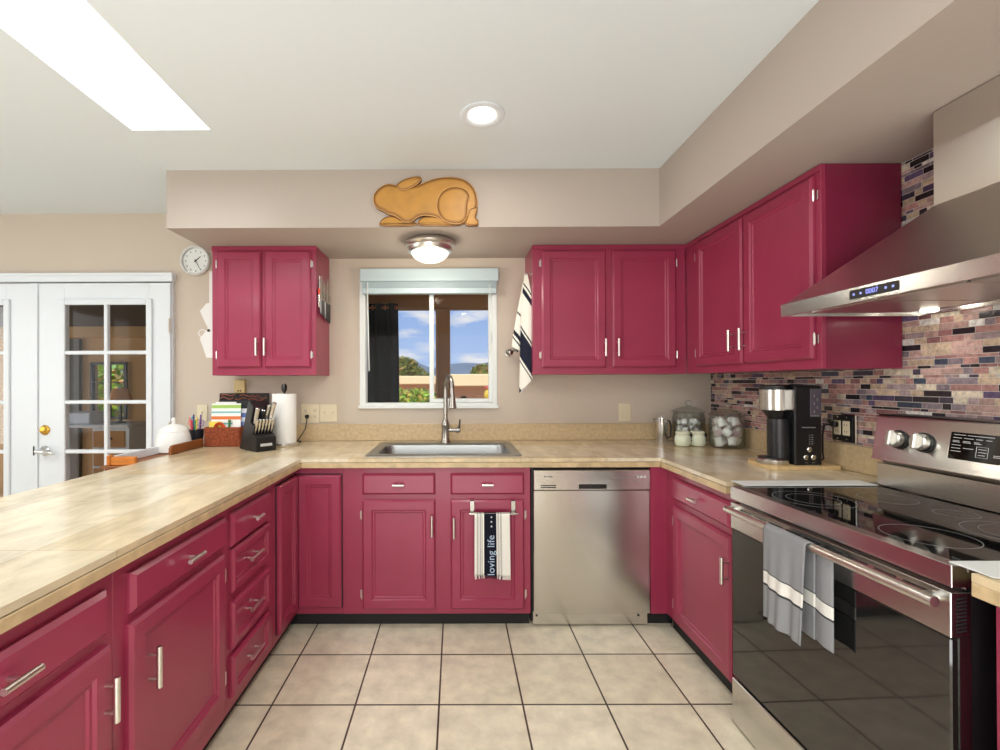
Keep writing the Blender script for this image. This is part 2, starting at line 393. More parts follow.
# blind
bl = thing('window_blind', 'white slatted blind pulled all the way up over the kitchen window', 'blind', (-.187, YW - .03, 1.954))
part(MB().box(-.657, .301, YW - .062, YW - .006, 2.020, 2.109, .004), 'head_rail', M['blind'], bl, True)
b = MB()
for k in range(9): b.box(-.643, .287, YW - .056, YW - .010, 1.956 + k * .0070, 1.961 + k * .0070, .001)
part(b, 'slat_stack', M['blind'], bl, True)
b = MB().box(-.643, .287, YW - .058, YW - .009, 1.936, 1.972, .003)
for xx in (-.56, -.30, -.07, .15): b.cyl((xx, YW - .057, 1.955), (xx, YW - .061, 1.955), .012, n=12)
part(b, 'bottom_rail', M['blind'], bl, True)
part(MB().tube([(-.602, YW - .066, 2.01), (-.602, YW - .07, 1.9), (-.592, YW - .07, 1.40)], .0045, 8), 'tilt_wand', M['vinyl'], bl, True)
b = MB()
for xx in (.236, .244): b.tube([(xx, YW - .060, 2.0), (xx, YW - .062, 1.56)], .0016, 6)
b.lathe([(.002, 0), (.006, -.012), (.007, -.03), (.002, -.034)], (.240, YW - .062, 1.56), 10)
part(b, 'pull_cord', M['vinyl'], bl, True)

# ------------------------------------------------------------------ french doors
def french_door(nm, x0, x1, handed):
    z0, z1 = .012, 2.018; ya, yb = YW - .045, YW - .003
    lx0, lx1 = (x0 + .20, x0 + .785) if handed else (x1 - .785, x1 - .20)
    zs = .165; ze = 1.878; b = MB()
    for q in ((x0, lx0, z0, z1), (lx1, x1, z0, z1), (lx0, lx1, z0, zs), (lx0, lx1, ze, z1)): b.box(q[0], q[1], ya, yb, q[2], q[3], .0015)
    d = struct(b, nm, M['white'])
    b = MB()
    for q in ((lx0 - .03, lx0 + .012, zs - .03, ze + .03), (lx1 - .012, lx1 + .03, zs - .03, ze + .03), (lx0 + .0121, lx1 - .0121, zs - .03, zs + .012), (lx0 + .0121, lx1 - .0121, ze - .012, ze + .03)): b.box(q[0], q[1], ya - .014, ya + .002, q[2], q[3], .005)
    part(b, 'glazing_bead', M['white'], d)
    b = MB(); xm = (lx0 + lx1) / 2; b.box(xm - .013, xm + .013, ya - .010, ya + .02, zs, ze, .004)
    for k in range(1, 5):
        z = zs + (ze - zs) * k / 5; b.box(lx0, lx1, ya - .0085, ya + .0195, z - .013, z + .013, .004)
    part(b, 'muntin_grid', M['white'], d)
    for i in range(2):
        for k in range(5):
            part(MB().box(lx0 + i * (lx1 - lx0) / 2 + .002, lx0 + (i + 1) * (lx1 - lx0) / 2 - .002, ya + .021, ya + .025, zs + k * (ze - zs) / 5 + .002, zs + (k + 1) * (ze - zs) / 5 - .002), 'door_pane', M['glass'], d)
    if handed:
        xx = x0 + .066
        k = MB().lathe([(.034, 0), (.034, -.006), (.026, -.012), (.024, -.02), (.015, -.022)], (xx, ya, 1.0), 24, 'y')
        part(k, 'deadbolt', M['brass'], d, label='brass round deadbolt')
        k = MB().lathe([(.036, 0), (.036, -.006), (.022, -.02), (.014, -.04), (.014, -.055)], (xx, ya, .855), 24, 'y')
        k.tube([(xx - .012, ya - .055, .858), (xx + .03, ya - .058, .857), (xx + .075, ya - .056, .846), (xx + .108, ya - .05, .840)], [.016, .016, .013, .008], 12)
        part(k, 'door_handle', M['chrome'], d, label='chrome lever handle')
        k = MB()
        for z in (1.72, 1.0, .25): k.cyl((x1 - .003, ya - .006, z - .05), (x1 - .003, ya - .006, z + .05), .008, n=10); k.box(x1 - .012, x1, ya - .003, ya + .001, z - .045, z + .045)
        part(k, 'hinge', M['nickel'], d)
    else:
        part(MB().box(x1 - .03, x1 + .024, ya - .010, ya - .0005, z0, z1, .003), 'astragal', M['white'], d)
        part(MB().box(x1 - .004, x1 + .006, ya - .016, ya - .009, .825, .89, .003), 'strike_plate', M['darkmetal'], d)
french_door('door_1', -2.913, -1.977, True)
french_door('door_2', -3.845, -2.917, False)
b = MB(); b.box(DX0 - .08, DX1 + .012, YW - .05, YW - .0005, 2.028, 2.088, .004).box(DX0 - .081, DX1 + .013, YW - .056, YW - .046, 2.068, 2.0885, .003)
b.box(DX0 - .08, DX0, YW - .05, YW - .0005, 0, 2.028, .004).box(DX1 - .004, DX1 + .001, YW - .030, YW - .0005, 0, 2.028, .001)
struct(b, 'trim_2', M['white'])

# ------------------------------------------------------------------ recessed light, flush light
def downlight(x, y, label, power=9):
    t = thing('recessed_light', label, 'ceiling light', (x, y, ZC - .006), 0, 'recessed ceiling lights')
    part(MB().lathe([(.100, .0055), (.100, .001), (.094, -.002), (.070, .001), (.062, .0055)], n=40, caps=False), 'trim_ring', M['white'], t)
    part(MB().lathe([(.0005, -.003), (.03, -.002), (.052, .001), (.060, .005), (.0005, .0055)], n=32), 'lens', M['lampglow'], t, label='glowing warm white lens')
    light('downlight_bulb', 'AREA', (x, y, ZC - .014), (0, 0, 0), power, .11, color=(1, .97, .92))
    return t
downlight(.124, 2.03, 'round recessed ceiling light with glowing lens in front of the rabbit plaque', 4)
for (x, y) in ((.124, .2), (-2.9, 1.4), (-2.9, -.9), (.124, -1.4)):
    light('downlight_bulb', 'AREA', (x, y, ZC - .014), (0, 0, 0), 12, .14, color=(1, .97, .92))  # added unseen lamps without fixtures, to light the rest of the room
fl = thing('flush_mount_light', 'round ceiling light with frosted glass bowl and nickel rim above the window', 'ceiling light', (-.152, 2.774, ZS))
part(MB().lathe([(.112, -.0005), (.150, -.020), (.155, -.034), (.150, -.044), (.138, -.052), (.136, -.066), (.130, -.076), (.118, -.080), (.110, -.078), (.108, -.002)], (-.152, 2.774, ZS), 40), 'metal_rim', M['nickel'], fl, True)
part(MB().lathe([(.1165, -.070), (.115, -.084), (.106, -.100), (.088, -.116), (.060, -.128), (.030, -.134), (.0005, -.136)], (-.152, 2.774, ZS), 40), 'glass_bowl', M['frost'], fl, True, label='frosted white glass bowl, lit')
light('flush_mount_glow', 'POINT', (-.152, 2.774, ZS - .19), (0, 0, 0), 4.0, color=(1, .9, .74)).data.shadow_soft_size = .05
light('flush_mount_bulb', 'AREA', (-.152, 2.774, ZS - .14), (0, 0, 0), 1.5, .2, color=(1, .95, .88))

# ------------------------------------------------------------------ rabbit plaque
def RP(u, v): return (-.462 + (u / 7.143 + 360 - 372) / 179.0, 2.193 + (226.2 - (v / 7.143 + 165)) / 178.5)
c4_ = lin
M['woodcol'] = attr_mat('carved honey wood pieces', .5, var=.12, vscale=14)
def rab(pts): return [RP(*p) for p in pts]
def smooth_poly(p, it=2):
    for _ in range(it):
        q = []
        for i in range(len(p)):
            a, b_ = Vector(p[i]), Vector(p[(i + 1) % len(p)]); q += [a * .75 + b_ * .25, a * .25 + b_ * .75]
        p = q
    return p
rb = thing('rabbit_plaque', 'carved wooden crouching rabbit plaque mounted on the soffit', 'wall decoration', (-.16, 2.545, 2.195))
ys = 2.5455
def rpiece(nm, pts, t, bev=.012, par=None, base=0, mm=('wooddark', 'wood'), it=2):
    p = smooth_poly(rab(pts), it); n = len(p); y = ys - base - t; b = MB()
    sc = 1; wd = min(1, bev / .013)
    def ins(d):
        d = d * wd
        q = MB(); q.prism(p, 'y', 0, -1, d, 1); return [(v.x, v.z) for v in q.v[2 * n:3 * n]] if False else [(v.x, v.z) for v in q.v[-n:]]
    R_ = [[(x, ys - base, z) for x, z in p], [(x, y + .004, z) for x, z in p]]
    for d, dy in ((.0045, .001), (.006, .003), (.011, .0014), (.019, .0004)): R_.append([(x, y + dy, z) for x, z in ins(d)])
    b.rings(R_)
    tint = [(118, 74, 32), (204, 154, 92), (104, 62, 24), (126, 82, 30), (158, 110, 44)]  # colour per ring: pale rim, darker band inside it, then mid wood
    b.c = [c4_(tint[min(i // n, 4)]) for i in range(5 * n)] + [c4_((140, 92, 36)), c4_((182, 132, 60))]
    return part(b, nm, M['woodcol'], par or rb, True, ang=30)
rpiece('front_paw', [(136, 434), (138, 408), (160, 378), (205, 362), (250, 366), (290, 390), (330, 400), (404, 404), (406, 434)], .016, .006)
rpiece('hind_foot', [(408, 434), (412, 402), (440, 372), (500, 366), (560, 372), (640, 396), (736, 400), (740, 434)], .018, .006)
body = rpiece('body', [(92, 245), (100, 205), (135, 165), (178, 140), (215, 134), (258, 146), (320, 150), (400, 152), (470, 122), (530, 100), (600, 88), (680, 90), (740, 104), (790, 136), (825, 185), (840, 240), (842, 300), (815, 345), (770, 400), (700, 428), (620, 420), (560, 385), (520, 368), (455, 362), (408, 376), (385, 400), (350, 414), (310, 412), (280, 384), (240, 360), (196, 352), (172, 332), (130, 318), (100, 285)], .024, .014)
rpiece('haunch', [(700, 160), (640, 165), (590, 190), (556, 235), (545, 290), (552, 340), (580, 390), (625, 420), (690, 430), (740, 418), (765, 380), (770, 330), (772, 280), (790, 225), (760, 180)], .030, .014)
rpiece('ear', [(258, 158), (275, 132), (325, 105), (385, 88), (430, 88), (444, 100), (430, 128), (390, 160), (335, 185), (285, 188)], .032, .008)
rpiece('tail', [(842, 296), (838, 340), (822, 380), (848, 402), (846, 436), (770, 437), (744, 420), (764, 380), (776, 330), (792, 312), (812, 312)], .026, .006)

# ------------------------------------------------------------------ cabinets
OV = [(0, 0), (0, .011), (.009, .020), (.050, .020), (.056, .013), (.064, .013), (.069, .008)]
SLAB = [(0, 0), (0, .009), (.011, .020)]
DRW = [(0, 0), (0, .011), (.009, .020), (.028, .020), (.033, .013), (.040, .013), (.045, .008)]
def pull(par, x, z, y, axis='z', ln=.11, posts=2, nm='handle'):
    b = MB(); o = .030; h = ln / 2
    if axis == 'z':
        b.cyl((x, y - o, z - h), (x, y - o, z + h), .0075, n=12)
        for s in (-.3, .3): b.cyl((x, y, z + s * ln), (x, y - o, z + s * ln), .0042, n=8)
    else:
        b.cyl((x - h, y - o, z), (x + h, y - o, z), .0075, n=12)
        for s in ((-.3, .3) if posts == 2 else (0,)): b.cyl((x + s * ln, y, z), (x + s * ln, y - o, z), .0042 if posts == 2 else .006, n=8)
    return part(b, nm, M['nickel'], par)
def hinge(par, x, z, side, y=-.004):
    b = MB(); b.cyl((x + side * .005, -.013, z - .021), (x + side * .005, -.013, z + .021), .0038, n=8)
    b.box(x + side * .005, x + side * .014, -.0035, -.0005, z - .019, z + .019, .001); b.cyl((x + side * .005, -.013, z + .021), (x + side * .005, -.013, z + .027), .0026, .0012, n=8); b.cyl((x + side * .005, -.013, z - .021), (x + side * .005, -.013, z - .027), .0026, .0012, n=8)
    return part(b, 'hinge', M['nickel'], par)
def door(root, x0, x1, z0, z1, hx=None, hz=None, hinge_side=None, hln=.11, hz_list=None, prof=OV, m='pink', y=-.0004):
    d = part(MB().panel(x0, x1, z0, z1, y, prof), 'door', M[m], root)
    if hx is not None: pull(d, hx, hz, y - .018, 'z', hln)
    if hinge_side:
        for z in (hz_list or (z0 + .08, z1 - .08)): hinge(d, x0 if hinge_side < 0 else x1, z, hinge_side)
    return d
def drawer(root, x0, x1, z0, z1, prof=SLAB, ln=.06, posts=1, dz=0):
    d = part(MB().panel(x0, x1, z0, z1, -.0004, prof), 'drawer', M['pink'], root)
    pull(d, (x0 + x1) / 2, (z0 + z1) / 2 + dz, -.018 if prof is SLAB else -.006, 'x', ln, posts)
    return d

# --- wall cabinets (local z measured from cabinet bottom 1.37)
ZB = 1.370; HU = ZS - ZB - .001
def upper(label, loc, rz, w, d, doors, sides=True):
    r = thing('wall_cabinet', label, 'cabinet', loc, rz)
    b = MB(); b.box(0, w, 0, d, 0, HU, .0015); part(b, 'carcass', M['pink'], r)
    b = MB(); b.box(-.003, w + .003, -.006, .0, HU - .028, HU - .001, .003)
    part(b, 'top_moulding', M['pink'], r)
    for dd in doors: door(r, *dd)
    return r
zd0, zd1 = 1.411 - ZB, 2.154 - ZB
ul = upper('raspberry wall cabinet with two doors left of the window', (-1.546, 2.882, ZB), 0, .662, YW - 2.883,
      [(.038, .317, zd0 + .008, zd1 + .002, .298, .178, -1), (.339, .630, zd0 + .008, zd1 + .002, .350, .178, 1)])
ur = upper('raspberry wall cabinet with two doors right of the window', (.494, 2.882, ZB), 0, .972, YW - 2.883,
      [(.055, .461, zd0, zd1, .449, .166, -1), (.502, .904, zd0, zd1, .530, .166, 1)])
# corner run on the right wall: local x runs towards the camera
uc = thing('wall_cabinet', 'raspberry wall cabinet on the tiled wall beside the range hood', 'cabinet', (1.468, 2.881, ZB), -PI / 2)
b = MB(); b.box(.0, 1.063, 0, XW - .0095 - 1.468, 0, HU, .0015); part(b, 'carcass', M['pink'], uc)
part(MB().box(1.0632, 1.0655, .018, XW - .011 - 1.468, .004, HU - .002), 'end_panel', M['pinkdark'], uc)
part(MB().box(.0, 1.066, -.006, 0, HU - .028, HU - .001, .003), 'top_moulding', M['pink'], uc)
door(uc, 2.881 - 2.743, 2.881 - 2.299, zd0, zd1, 2.881 - 2.36, .162, -1)
door(uc, 2.881 - 2.285, 2.881 - 1.845, zd0, zd1, 2.881 - 2.27, .162, 1)

# --- base cabinets
def toe(root, x0, x1, d0, d1, h): part(MB().box(x0, x1, d0, d1, .0005, h), 'toe_kick', M['matteblack'], root)
# sink cabinet
sk = thing('base_cabinet', 'raspberry sink cabinet with two false drawers and two doors under the sink', 'cabinet', (-.603, 2.44, 0), 0)
W_ = 1.003
b = MB(); b.box(0, W_, 0, .02, .078, .866, .001).box(0, .018, .02, .72, .078, .80).box(W_ - .018, W_, .02, .72, .078, .80).box(.018, W_ - .018, .02, .72, .078, .096).box(.018, W_ - .018, .70, .72, .096, .80)
part(b, 'carcass', M['pink'], sk); toe(sk, 0, W_, .045, .06, .078)
drawer(sk, .103, .494, .721, .833); drawer(sk, .575, .970, .720, .833)
door(sk, .103, .494, .108, .691, .476, .56, -1); door(sk, .575, .968, .108, .691, .592, .55, 1)
# corner cabinet, L shaped with a folding pair of doors
ck = thing('corner_cabinet', 'raspberry corner cabinet with two folding doors left of the sink cabinet', 'cabinet', (-.86, 2.44, 0), 0)
b = MB(); b.box(.0, .2565, .001, .02, .079, .866).box(-.02, 0, -.315, .02, .079, .866); b.box(-.595, -.02, -.315, -.30, .079, .866).box(.238, .2565, .02, .72, .079, .866).box(-.595, .238, .70, .72, .079, .866)
part(b, 'carcass', M['pink'], ck)
b = MB(); b.box(-.045, .2565, .045, .06, .0005, .078); b.box(-.06, -.045, -.315, .06, .0005, .078); part(b, 'toe_kick', M['matteblack'], ck)
part(MB().box(.009, .2515, -.003, .0008, .1135, .8325), 'opening_shadow_gap', M['matteblack'], ck)
part(MB().panel(.014, .247, .118, .828, -.003, OV), 'door', M['pink'], ck)
part(MB().box(.0002, .003, -.279, -.003, .1135, .8325), 'opening_shadow_gap', M['matteblack'], ck)
b = MB(); b.T = Matrix(((0, -1, 0, 0), (1, 0, 0, 0), (0, 0, 1, 0), (0, 0, 0, 1))); b.panel(-.272, -.024, .118, .828, -.003, OV); part(b, 'door', M['pink'], ck)
# drawer stack on the peninsula
ds = thing('drawer_cabinet', 'narrow raspberry cabinet with four stacked drawers', 'cabinet', (-.86, 1.69, 0), PI / 2)
part(MB().box(0, .433, 0, .60, .079, .866, .001), 'carcass', M['pink'], ds); toe(ds, 0, .433, .045, .06, .079)
drawer(ds, .025, .370, .700, .828); 
for (z0, z1) in ((.525, .689), (.313, .489), (.129, .285)): drawer(ds, .025, .370, z0, z1, DRW, .11, 2)
# drawer over door
pb = thing('base_cabinet', 'raspberry cabinet with drawer over one door beside the four drawers', 'cabinet', (-.86, 1.135, 0), PI / 2)
part(MB().box(0, .554, 0, .60, .079, .866, .001), 'carcass', M['pink'], pb); toe(pb, 0, .554, .045, .06, .079)
drawer(pb, .047, .537, .720, .826, ln=.08); door(pb, .040, .524, .158, .695, .106, .545, 1, .112)
pn = thing('base_cabinet', 'raspberry cabinet with drawer over one door at the near end of the peninsula', 'cabinet', (-.86, .50, 0), PI / 2)
part(MB().box(0, .634, 0, .60, .079, .866, .001), 'carcass', M['pink'], pn); toe(pn, 0, .634, .045, .06, .079)
drawer(pn, .10, .601, .713, .820, ln=.075); door(pn, .10, .610, .150, .682, .622 - .037, .565, -1, .108)
# panel on the dining side of the peninsula
solo(MB().box(-1.50, -1.462, .5, 2.43, .001, .866, .002), 'peninsula_back_panel', 'raspberry panel closing the dining side of the peninsula', 'panel', M['pink'], (-1.48, 1.5, .001))
# right of dishwasher: filler and drawer over door
rbx = 1.125
rk = thing('base_cabinet', 'raspberry cabinet with drawer over one door between dishwasher and range', 'cabinet', (rbx, 2.44, 0), -PI / 2)
part(MB().box(0, .665, 0, .60, .085, .866, .001), 'carcass', M['pink'], rk); toe(rk, 0, .665, .040, .055, .085)
b = MB(); b.box(-.0, .02, -.088, -.0005, .085, .866); part(b, 'filler_panel', M['pink'], rk); part(MB().box(-.06, -.045, -.083, .055, .0005, .084), 'toe_kick', M['matteblack'], rk)
drawer(rk, .118, .600, .722, .830, ln=.06); door(rk, .118, .604, .105, .689, .597, .553, -1, .108)
nk = thing('base_cabinet', 'raspberry cabinet just past the right side of the range', 'cabinet', (rbx - .005, .945, 0), -PI / 2)
part(MB().box(0, .62, 0, .60, .085, .866, .001), 'carcass', M['pink'], nk); toe(nk, 0, .62, .04, .055, .085)
drawer(nk, .03, .58, .722, .830, ln=.06); door(nk, .03, .58, .105, .689, .08, .553, 1)

# ------------------------------------------------------------------ countertops
def slab(mb, xs, ys_, inside, z0, z1):
    for i in range(len(xs) - 1):
        for j in range(len(ys_) - 1):
            if not inside(i, j): continue
            x0, x1, y0, y1 = xs[i], xs[i + 1], ys_[j], ys_[j + 1]
            mb.add([(x0, y0, z1), (x1, y0, z1), (x1, y1, z1), (x0, y1, z1)], [(0, 1, 2, 3)]); mb.add([(x0, y0, z0), (x1, y0, z0), (x1, y1, z0), (x0, y1, z0)], [(3, 2, 1, 0)])
            for (di, dj, a, c) in ((-1, 0, (x0, y1), (x0, y0)), (1, 0, (x1, y0), (x1, y1)), (0, -1, (x0, y0), (x1, y0)), (0, 1, (x1, y1), (x0, y1))):
                p, q = i + di, j + dj
                if not (0 <= p < len(xs) - 1 and 0 <= q < len(ys_) - 1 and inside(p, q)): mb.add([(a[0], a[1], z0), (c[0], c[1], z0), (c[0], c[1], z1), (a[0], a[1], z1)], [(0, 1, 2, 3)])
ct = thing('countertop', 'tan travertine tile countertop running around the peninsula, sink and corner', 'countertop', (-.2, 2.7, .867))
xs = [-1.625, -.8245, -.475, .342, 1.09, 1.777]; yy = [.35, 1.828, 2.409, 2.512, 3.03, 3.167]
b = MB(); slab(b, xs, yy, lambda i, j: (i == 0) or (i == 4 and j >= 1) or (j >= 2 and not (i == 2 and j == 3)), .897, .915)
o = part(b, 'stone_slab', M['stone'], ct, True, flip=False)
b = MB(); z0, z1 = .867, .8945; e = .003
b.box(-.845, -.8245 + e, .35, 2.409 + e, z0, z1, .002).box(-.8245 + e, 1.09 - e, 2.409 - e, 2.43, z0, z1, .002).box(1.09 - e, 1.11, 1.828, 2.409 - e, z0, z1, .002).box(-1.625, -1.605, .35, 3.16, z0, z1, .002)
part(b, 'edge_tile', M['stoneedge'], ct, True)
b = MB(); b.box(-1.16, 1.777, 3.167, YW - .0005, .9155, 1.030, .002).box(1.777, XW - .0005, 1.815, 3.167, .9155, 1.033, .002)
part(b, 'backsplash', M['stonesplash'], ct, True)
c2 = thing('countertop', 'short travertine countertop right of the range', 'countertop', (1.4, .65, .867))
b = MB(); slab(b, [1.085, 1.777], [.33, .958], lambda i, j: True, .897, .915); part(b, 'stone_slab', M['stone'], c2, True)
part(MB().box(1.083, 1.105, .33, .958, .867, .8965, .002).box(1.105, 1.777, .938, .958, .867, .8965, .002), 'edge_tile', M['stoneedge'], c2, True)
part(MB().box(1.777, XW - .0005, .33, .958, .9155, 1.033, .002), 'backsplash', M['stonesplash'], c2, True)

# ------------------------------------------------------------------ mosaic on the right wall
PAL = [((46, 40, 46), 2.6), ((70, 64, 78), 1.2), ((100, 84, 114), 1.3), ((168, 148, 150), 1.9), ((190, 158, 150), 2.8), ((200, 178, 154), 2.6), ((182, 138, 132), 2.4), ((140, 126, 134), 1.5), ((216, 204, 184), 1.6), ((66, 76, 92), .6), ((222, 218, 214), .6), ((150, 108, 108), 1.1)]
cols = [lin(c) for c, w in PAL]; wts = [w for c, w in PAL]
rng = random.Random(11); b = MB(); ya, yb = -.3, YW - .001
b.m = 0; b.col = None; b.box(XW - .003, XW - .0006, ya, yb, 1.034, ZS - .001); b.box(XW - .003, XW - .0006, .96, 1.812, .90, 1.034)
b.m = 1
z = .905; rows = [.0235, .0235, .012, .0235, .012]; k = 0
while z < ZS - .004:
    h = rows[rng.choice((0, 1, 2, 3, 4))]; h = min(h, ZS - .003 - z); y = ya + rng.random() * -.05
    while y < yb:
        w = rng.choice((.030, .048, .048, .073, .098)) if h > .015 else rng.choice((.030, .05, .075))
        y0, y1 = max(y, ya), min(y + w, yb)
        ok = y1 - y0 > .006 and (z > 1.034 or (y0 > .965 and y1 < 1.808)) and h > .004
        if ok and z > 1.38 and y0 > 1.83: ok = False       # hidden behind the wall cabinet
        if ok:
            c = rng.choices(cols, wts)[0]; g = rng.uniform(.82, 1.18); b.col = tuple(min(1, q * g) for q in c[:3]) + (1,)
            b.box(XW - .0050, XW - .0028, y0 + .0011, y1 - .0011, z + .0011, z + h - .0011, .0006)
        y += w
    z += h
o = solo(b, 'tile_backsplash', 'mosaic of narrow purple, mauve and beige tiles on the right wall', 'backsplash', [M['grout'], M['mosaic']], (XW - .0005, 1.5, .9))

# ------------------------------------------------------------------ sink and faucet
sn = thing('kitchen_sink', 'stainless single bowl drop-in sink under the window', 'sink', (-.066, 2.77, .9155))
def rrect(x0, x1, y0, y1, r, z, n=5):
    out = []
    for cx_, cy_, a0 in ((x1 - r, y0 + r, -90), (x1 - r, y1 - r, 0), (x0 + r, y1 - r, 90), (x0 + r, y0 + r, 180)):
        for i in range(n + 1): a = math.radians(a0 + 90 * i / n); out.append((cx_ + r * math.cos(a), cy_ + r * math.sin(a), z))
    return out
b = MB(); zt = .9158
b.rings([rrect(-.499, .366, 2.478, 3.066, .03, zt), rrect(-.499, .366, 2.478, 3.066, .03, zt + .004), rrect(-.493, .360, 2.484, 3.060, .028, zt + .006), rrect(-.470, .337, 2.545, 2.975, .05, zt + .005), rrect(-.450, .318, 2.556, 2.956, .055, zt - .004)], False, False)
part(b, 'rim', M['sinksteel'], sn, True)
b = MB(); b.rings([rrect(-.450, .318, 2.556, 2.956, .055, zt - .004), rrect(-.446, .314, 2.560, 2.952, .06, zt - .02), rrect(-.440, .308, 2.566, 2.946, .06, .745), rrect(-.42, .288, 2.586, 2.926, .05, .728)], False, True)
part(b, 'bowl', M['sinksteel'], sn, True)
part(MB().lathe([(.045, .0), (.045, .003), (.03, .002), (.03, -.002), (.0005, -.002)], (-.066, 2.756, .729), 24), 'drain', M['chrome'], sn, True)
fc = thing('faucet', 'tall brushed nickel pull-down faucet behind the sink', 'faucet', (-.066, 3.02, .921))
part(MB().lathe([(.034, .0), (.034, .006), (.030, .014), (.027, .03), (.025, .10), (.028, .112), (.028, .124), (.022, .140), (.0165, .155)], (-.066, 3.02, .9215), 24), 'body', M['faucet'], fc, True)
pts = [(-.066, 3.02, 1.06), (-.065, 3.02, 1.15), (-.064, 3.02, 1.25)]
for a in range(0, 181, 15):
    q = math.radians(a); pts.append((-.064 + .044 * (1 - math.cos(q)) / 2, 2.935 + .085 * math.cos(q), 1.275 + .082 * math.sin(q)))
pts += [(-.019, 2.850, 1.24)]
part(MB().tube(pts, .0150, 14), 'spout', M['faucet'], fc, True)
part(MB().lathe([(.0155, .0), (.019, -.006), (.019, -.03), (.024, -.065), (.026, -.085), (.020, -.089)], (-.0185, 2.85, 1.244), 20), 'spray_head', M['faucet'], fc, True)
b = MB(); b.tube([(-.05, 3.02, 1.003), (-.012, 3.02, 1.003), (.008, 3.02, 1.003)], [.015, .014, .016], 14); b.lathe([(.017, 0), (.018, .006), (.017, .022), (.008, .028)], (.006, 3.02, 1.003), 16, 'x')
b.tube([(.022, 3.018, 1.0), (.026, 3.012, 1.03), (.030, 3.0, 1.075)], [.010, .008, .006], 10)
part(b, 'lever_handle', M['faucet'], fc, True)

# ------------------------------------------------------------------ dishwasher
dw = thing('dishwasher', 'stainless steel dishwasher built in right of the sink cabinet', 'dishwasher', (.415, 2.42, 0), 0)
w = .619
part(MB().box(-.008, w + .006, .055, .60, .02, .864).box(-.008, w + .006, .0305, .0549, .086, .864), 'tub', M['matteblack'], dw)
part(MB().box(0, w, 0, .03, .086, .742, .003), 'door', M['steel'], dw)
b = MB(); b.box(0, w, -.006, .03, .745, .852, .003)
pan = part(b, 'control_panel', M['steel'], dw)
b = MB()
for z in (.757, .767): b.box(.037, .118, -.0075, -.0058, z, z + .005)
part(b, 'vent_slots', M['matteblack'], pan)
part(MB().box(.24, .388, -.0078, -.0058, .752, .776, .003), 'pocket_handle', M['black'], pan, label='black recessed pocket handle')
part(MB().box(.252, .375, -.0105, -.0076, .768, .776, .002), 'handle_lip', M['darkmetal'], pan)
b = MB(); rg = random.Random(3)
for k in range(9): b.box(.41 + k * .018, .42 + k * .018, -.0066, -.0058, .812 + .004 * math.sin(k), .816 + .004 * math.sin(k))
for k in range(3): b.box(.055 + k * .016, .068 + k * .016, -.0066, -.0058, .814, .820)
for k in range(2): b.box(.45 + k * .075, .47 + k * .075, -.0066, -.0058, .795, .798)
part(b, 'button_markings', M['grey_ink'], pan)
b = MB(); b.box(.55, .56, -.0066, -.0058, .81, .82).box(.566, .578, -.0066, -.0058, .81, .82).box(.585, .595, -.0066, -.0058, .81, .82); part(b, 'indicator_marks', M['white_ink'], pan)
part(MB().box(.0, w, .035, .05, .010, .083, .002), 'toe_panel', M['steel'], dw)
b = MB()
for x in (.02, w - .05): b.cyl((x, .036, .06), (x, .032, .06), .006, n=10)
part(b, 'screw', M['darkmetal'], dw)

# ------------------------------------------------------------------ range
rg_ = thing('range', 'stainless slide-in electric range with black glass cooktop and oven door', 'stove', (1.062, 1.757, 0), -math.radians(88.6))
w = .765
part(MB().box(.006, w - .006, .05, .69, .03, .862).box(.012, w - .012, .036, .05, .19, .862), 'body', M['rangeblack'], rg_)
b = MB(); b.box(0, w, .0, .036, .868, .9165, .001).box(0, .008, .036, .575, .900, .9165, .002).box(w - .008, w, .036, .575, .900, .9165, .002).box(.004, w - .004, .036, .575, .862, .900)
part(b, 'cooktop_frame', M['steel'], rg_)
gl = part(MB().box(.0085, w - .0085, .0365, .575, .9005, .9150, .001), 'cooktop_glass', M['blackglass'], rg_, label='black glass cooktop')
def ring(mb, x, y, r, t=.0009, z=.9151):
    n = 48; mb.rings([[(x + q * math.cos(2 * PI * k / n), y + q * math.sin(2 * PI * k / n), zz) for k in range(n)] for q, zz in ((r - t, z), (r - t, z + .0003), (r + t, z + .0003), (r + t, z))], False, False)
for (x, y, rs) in ((.20, .16, (.115, .075)), (.20, .42, (.078,)), (.57, .16, (.095,)), (.57, .42, (.115, .08)), (.385, .45, (.05,))):
    b = MB()
    for r in rs: ring(b, x, y, r)
    part(b, 'burner_ring', M['grey_ink'], gl)
# oven door
dr = part(MB().box(.002, w - .002, .0, .046, .757, .856, .0015).box(.002, w - .002, .02, .046, .19, .757), 'oven_door', M['steel'], rg_)
part(MB().box(.004, w - .004, .002, .0195, .192, .755, .003), 'oven_glass', M['oven'], dr, label='black glass oven window')
b = MB()
for k in range(9): b.box(.06 + k * .075, .118 + k * .075, -.0008, .001, .838, .842)
part(b, 'vent_slots', M['matteblack'], dr)
b = MB()
for k in range(10): b.add([(w - .0018, .012, .768 + k * .008), (w - .0018, .034, .772 + k * .008), (w - .0018, .034, .775 + k * .008), (w - .0018, .012, .771 + k * .008), (w - .001, .012, .768 + k * .008), (w - .001, .034, .772 + k * .008), (w - .001, .034, .775 + k * .008), (w - .001, .012, .771 + k * .008)], [(3, 2, 1, 0), (4, 5, 6, 7), (0, 1, 5, 4), (1, 2, 6, 5), (2, 3, 7, 6), (3, 0, 4, 7)])
part(b, 'side_vents', M['matteblack'], dr)
b = MB(); b.tube([(.028, -.034, .836), (.10, -.040, .838), (.38, -.044, .839), (.66, -.040, .838), (w - .004, -.034, .836)], .0125, 16)
for x in (.03, w - .035): b.tube([(x, .002, .835), (x, -.036, .837)], [.012, .010], 12)
part(b, 'oven_handle', M['nickel'], dr)
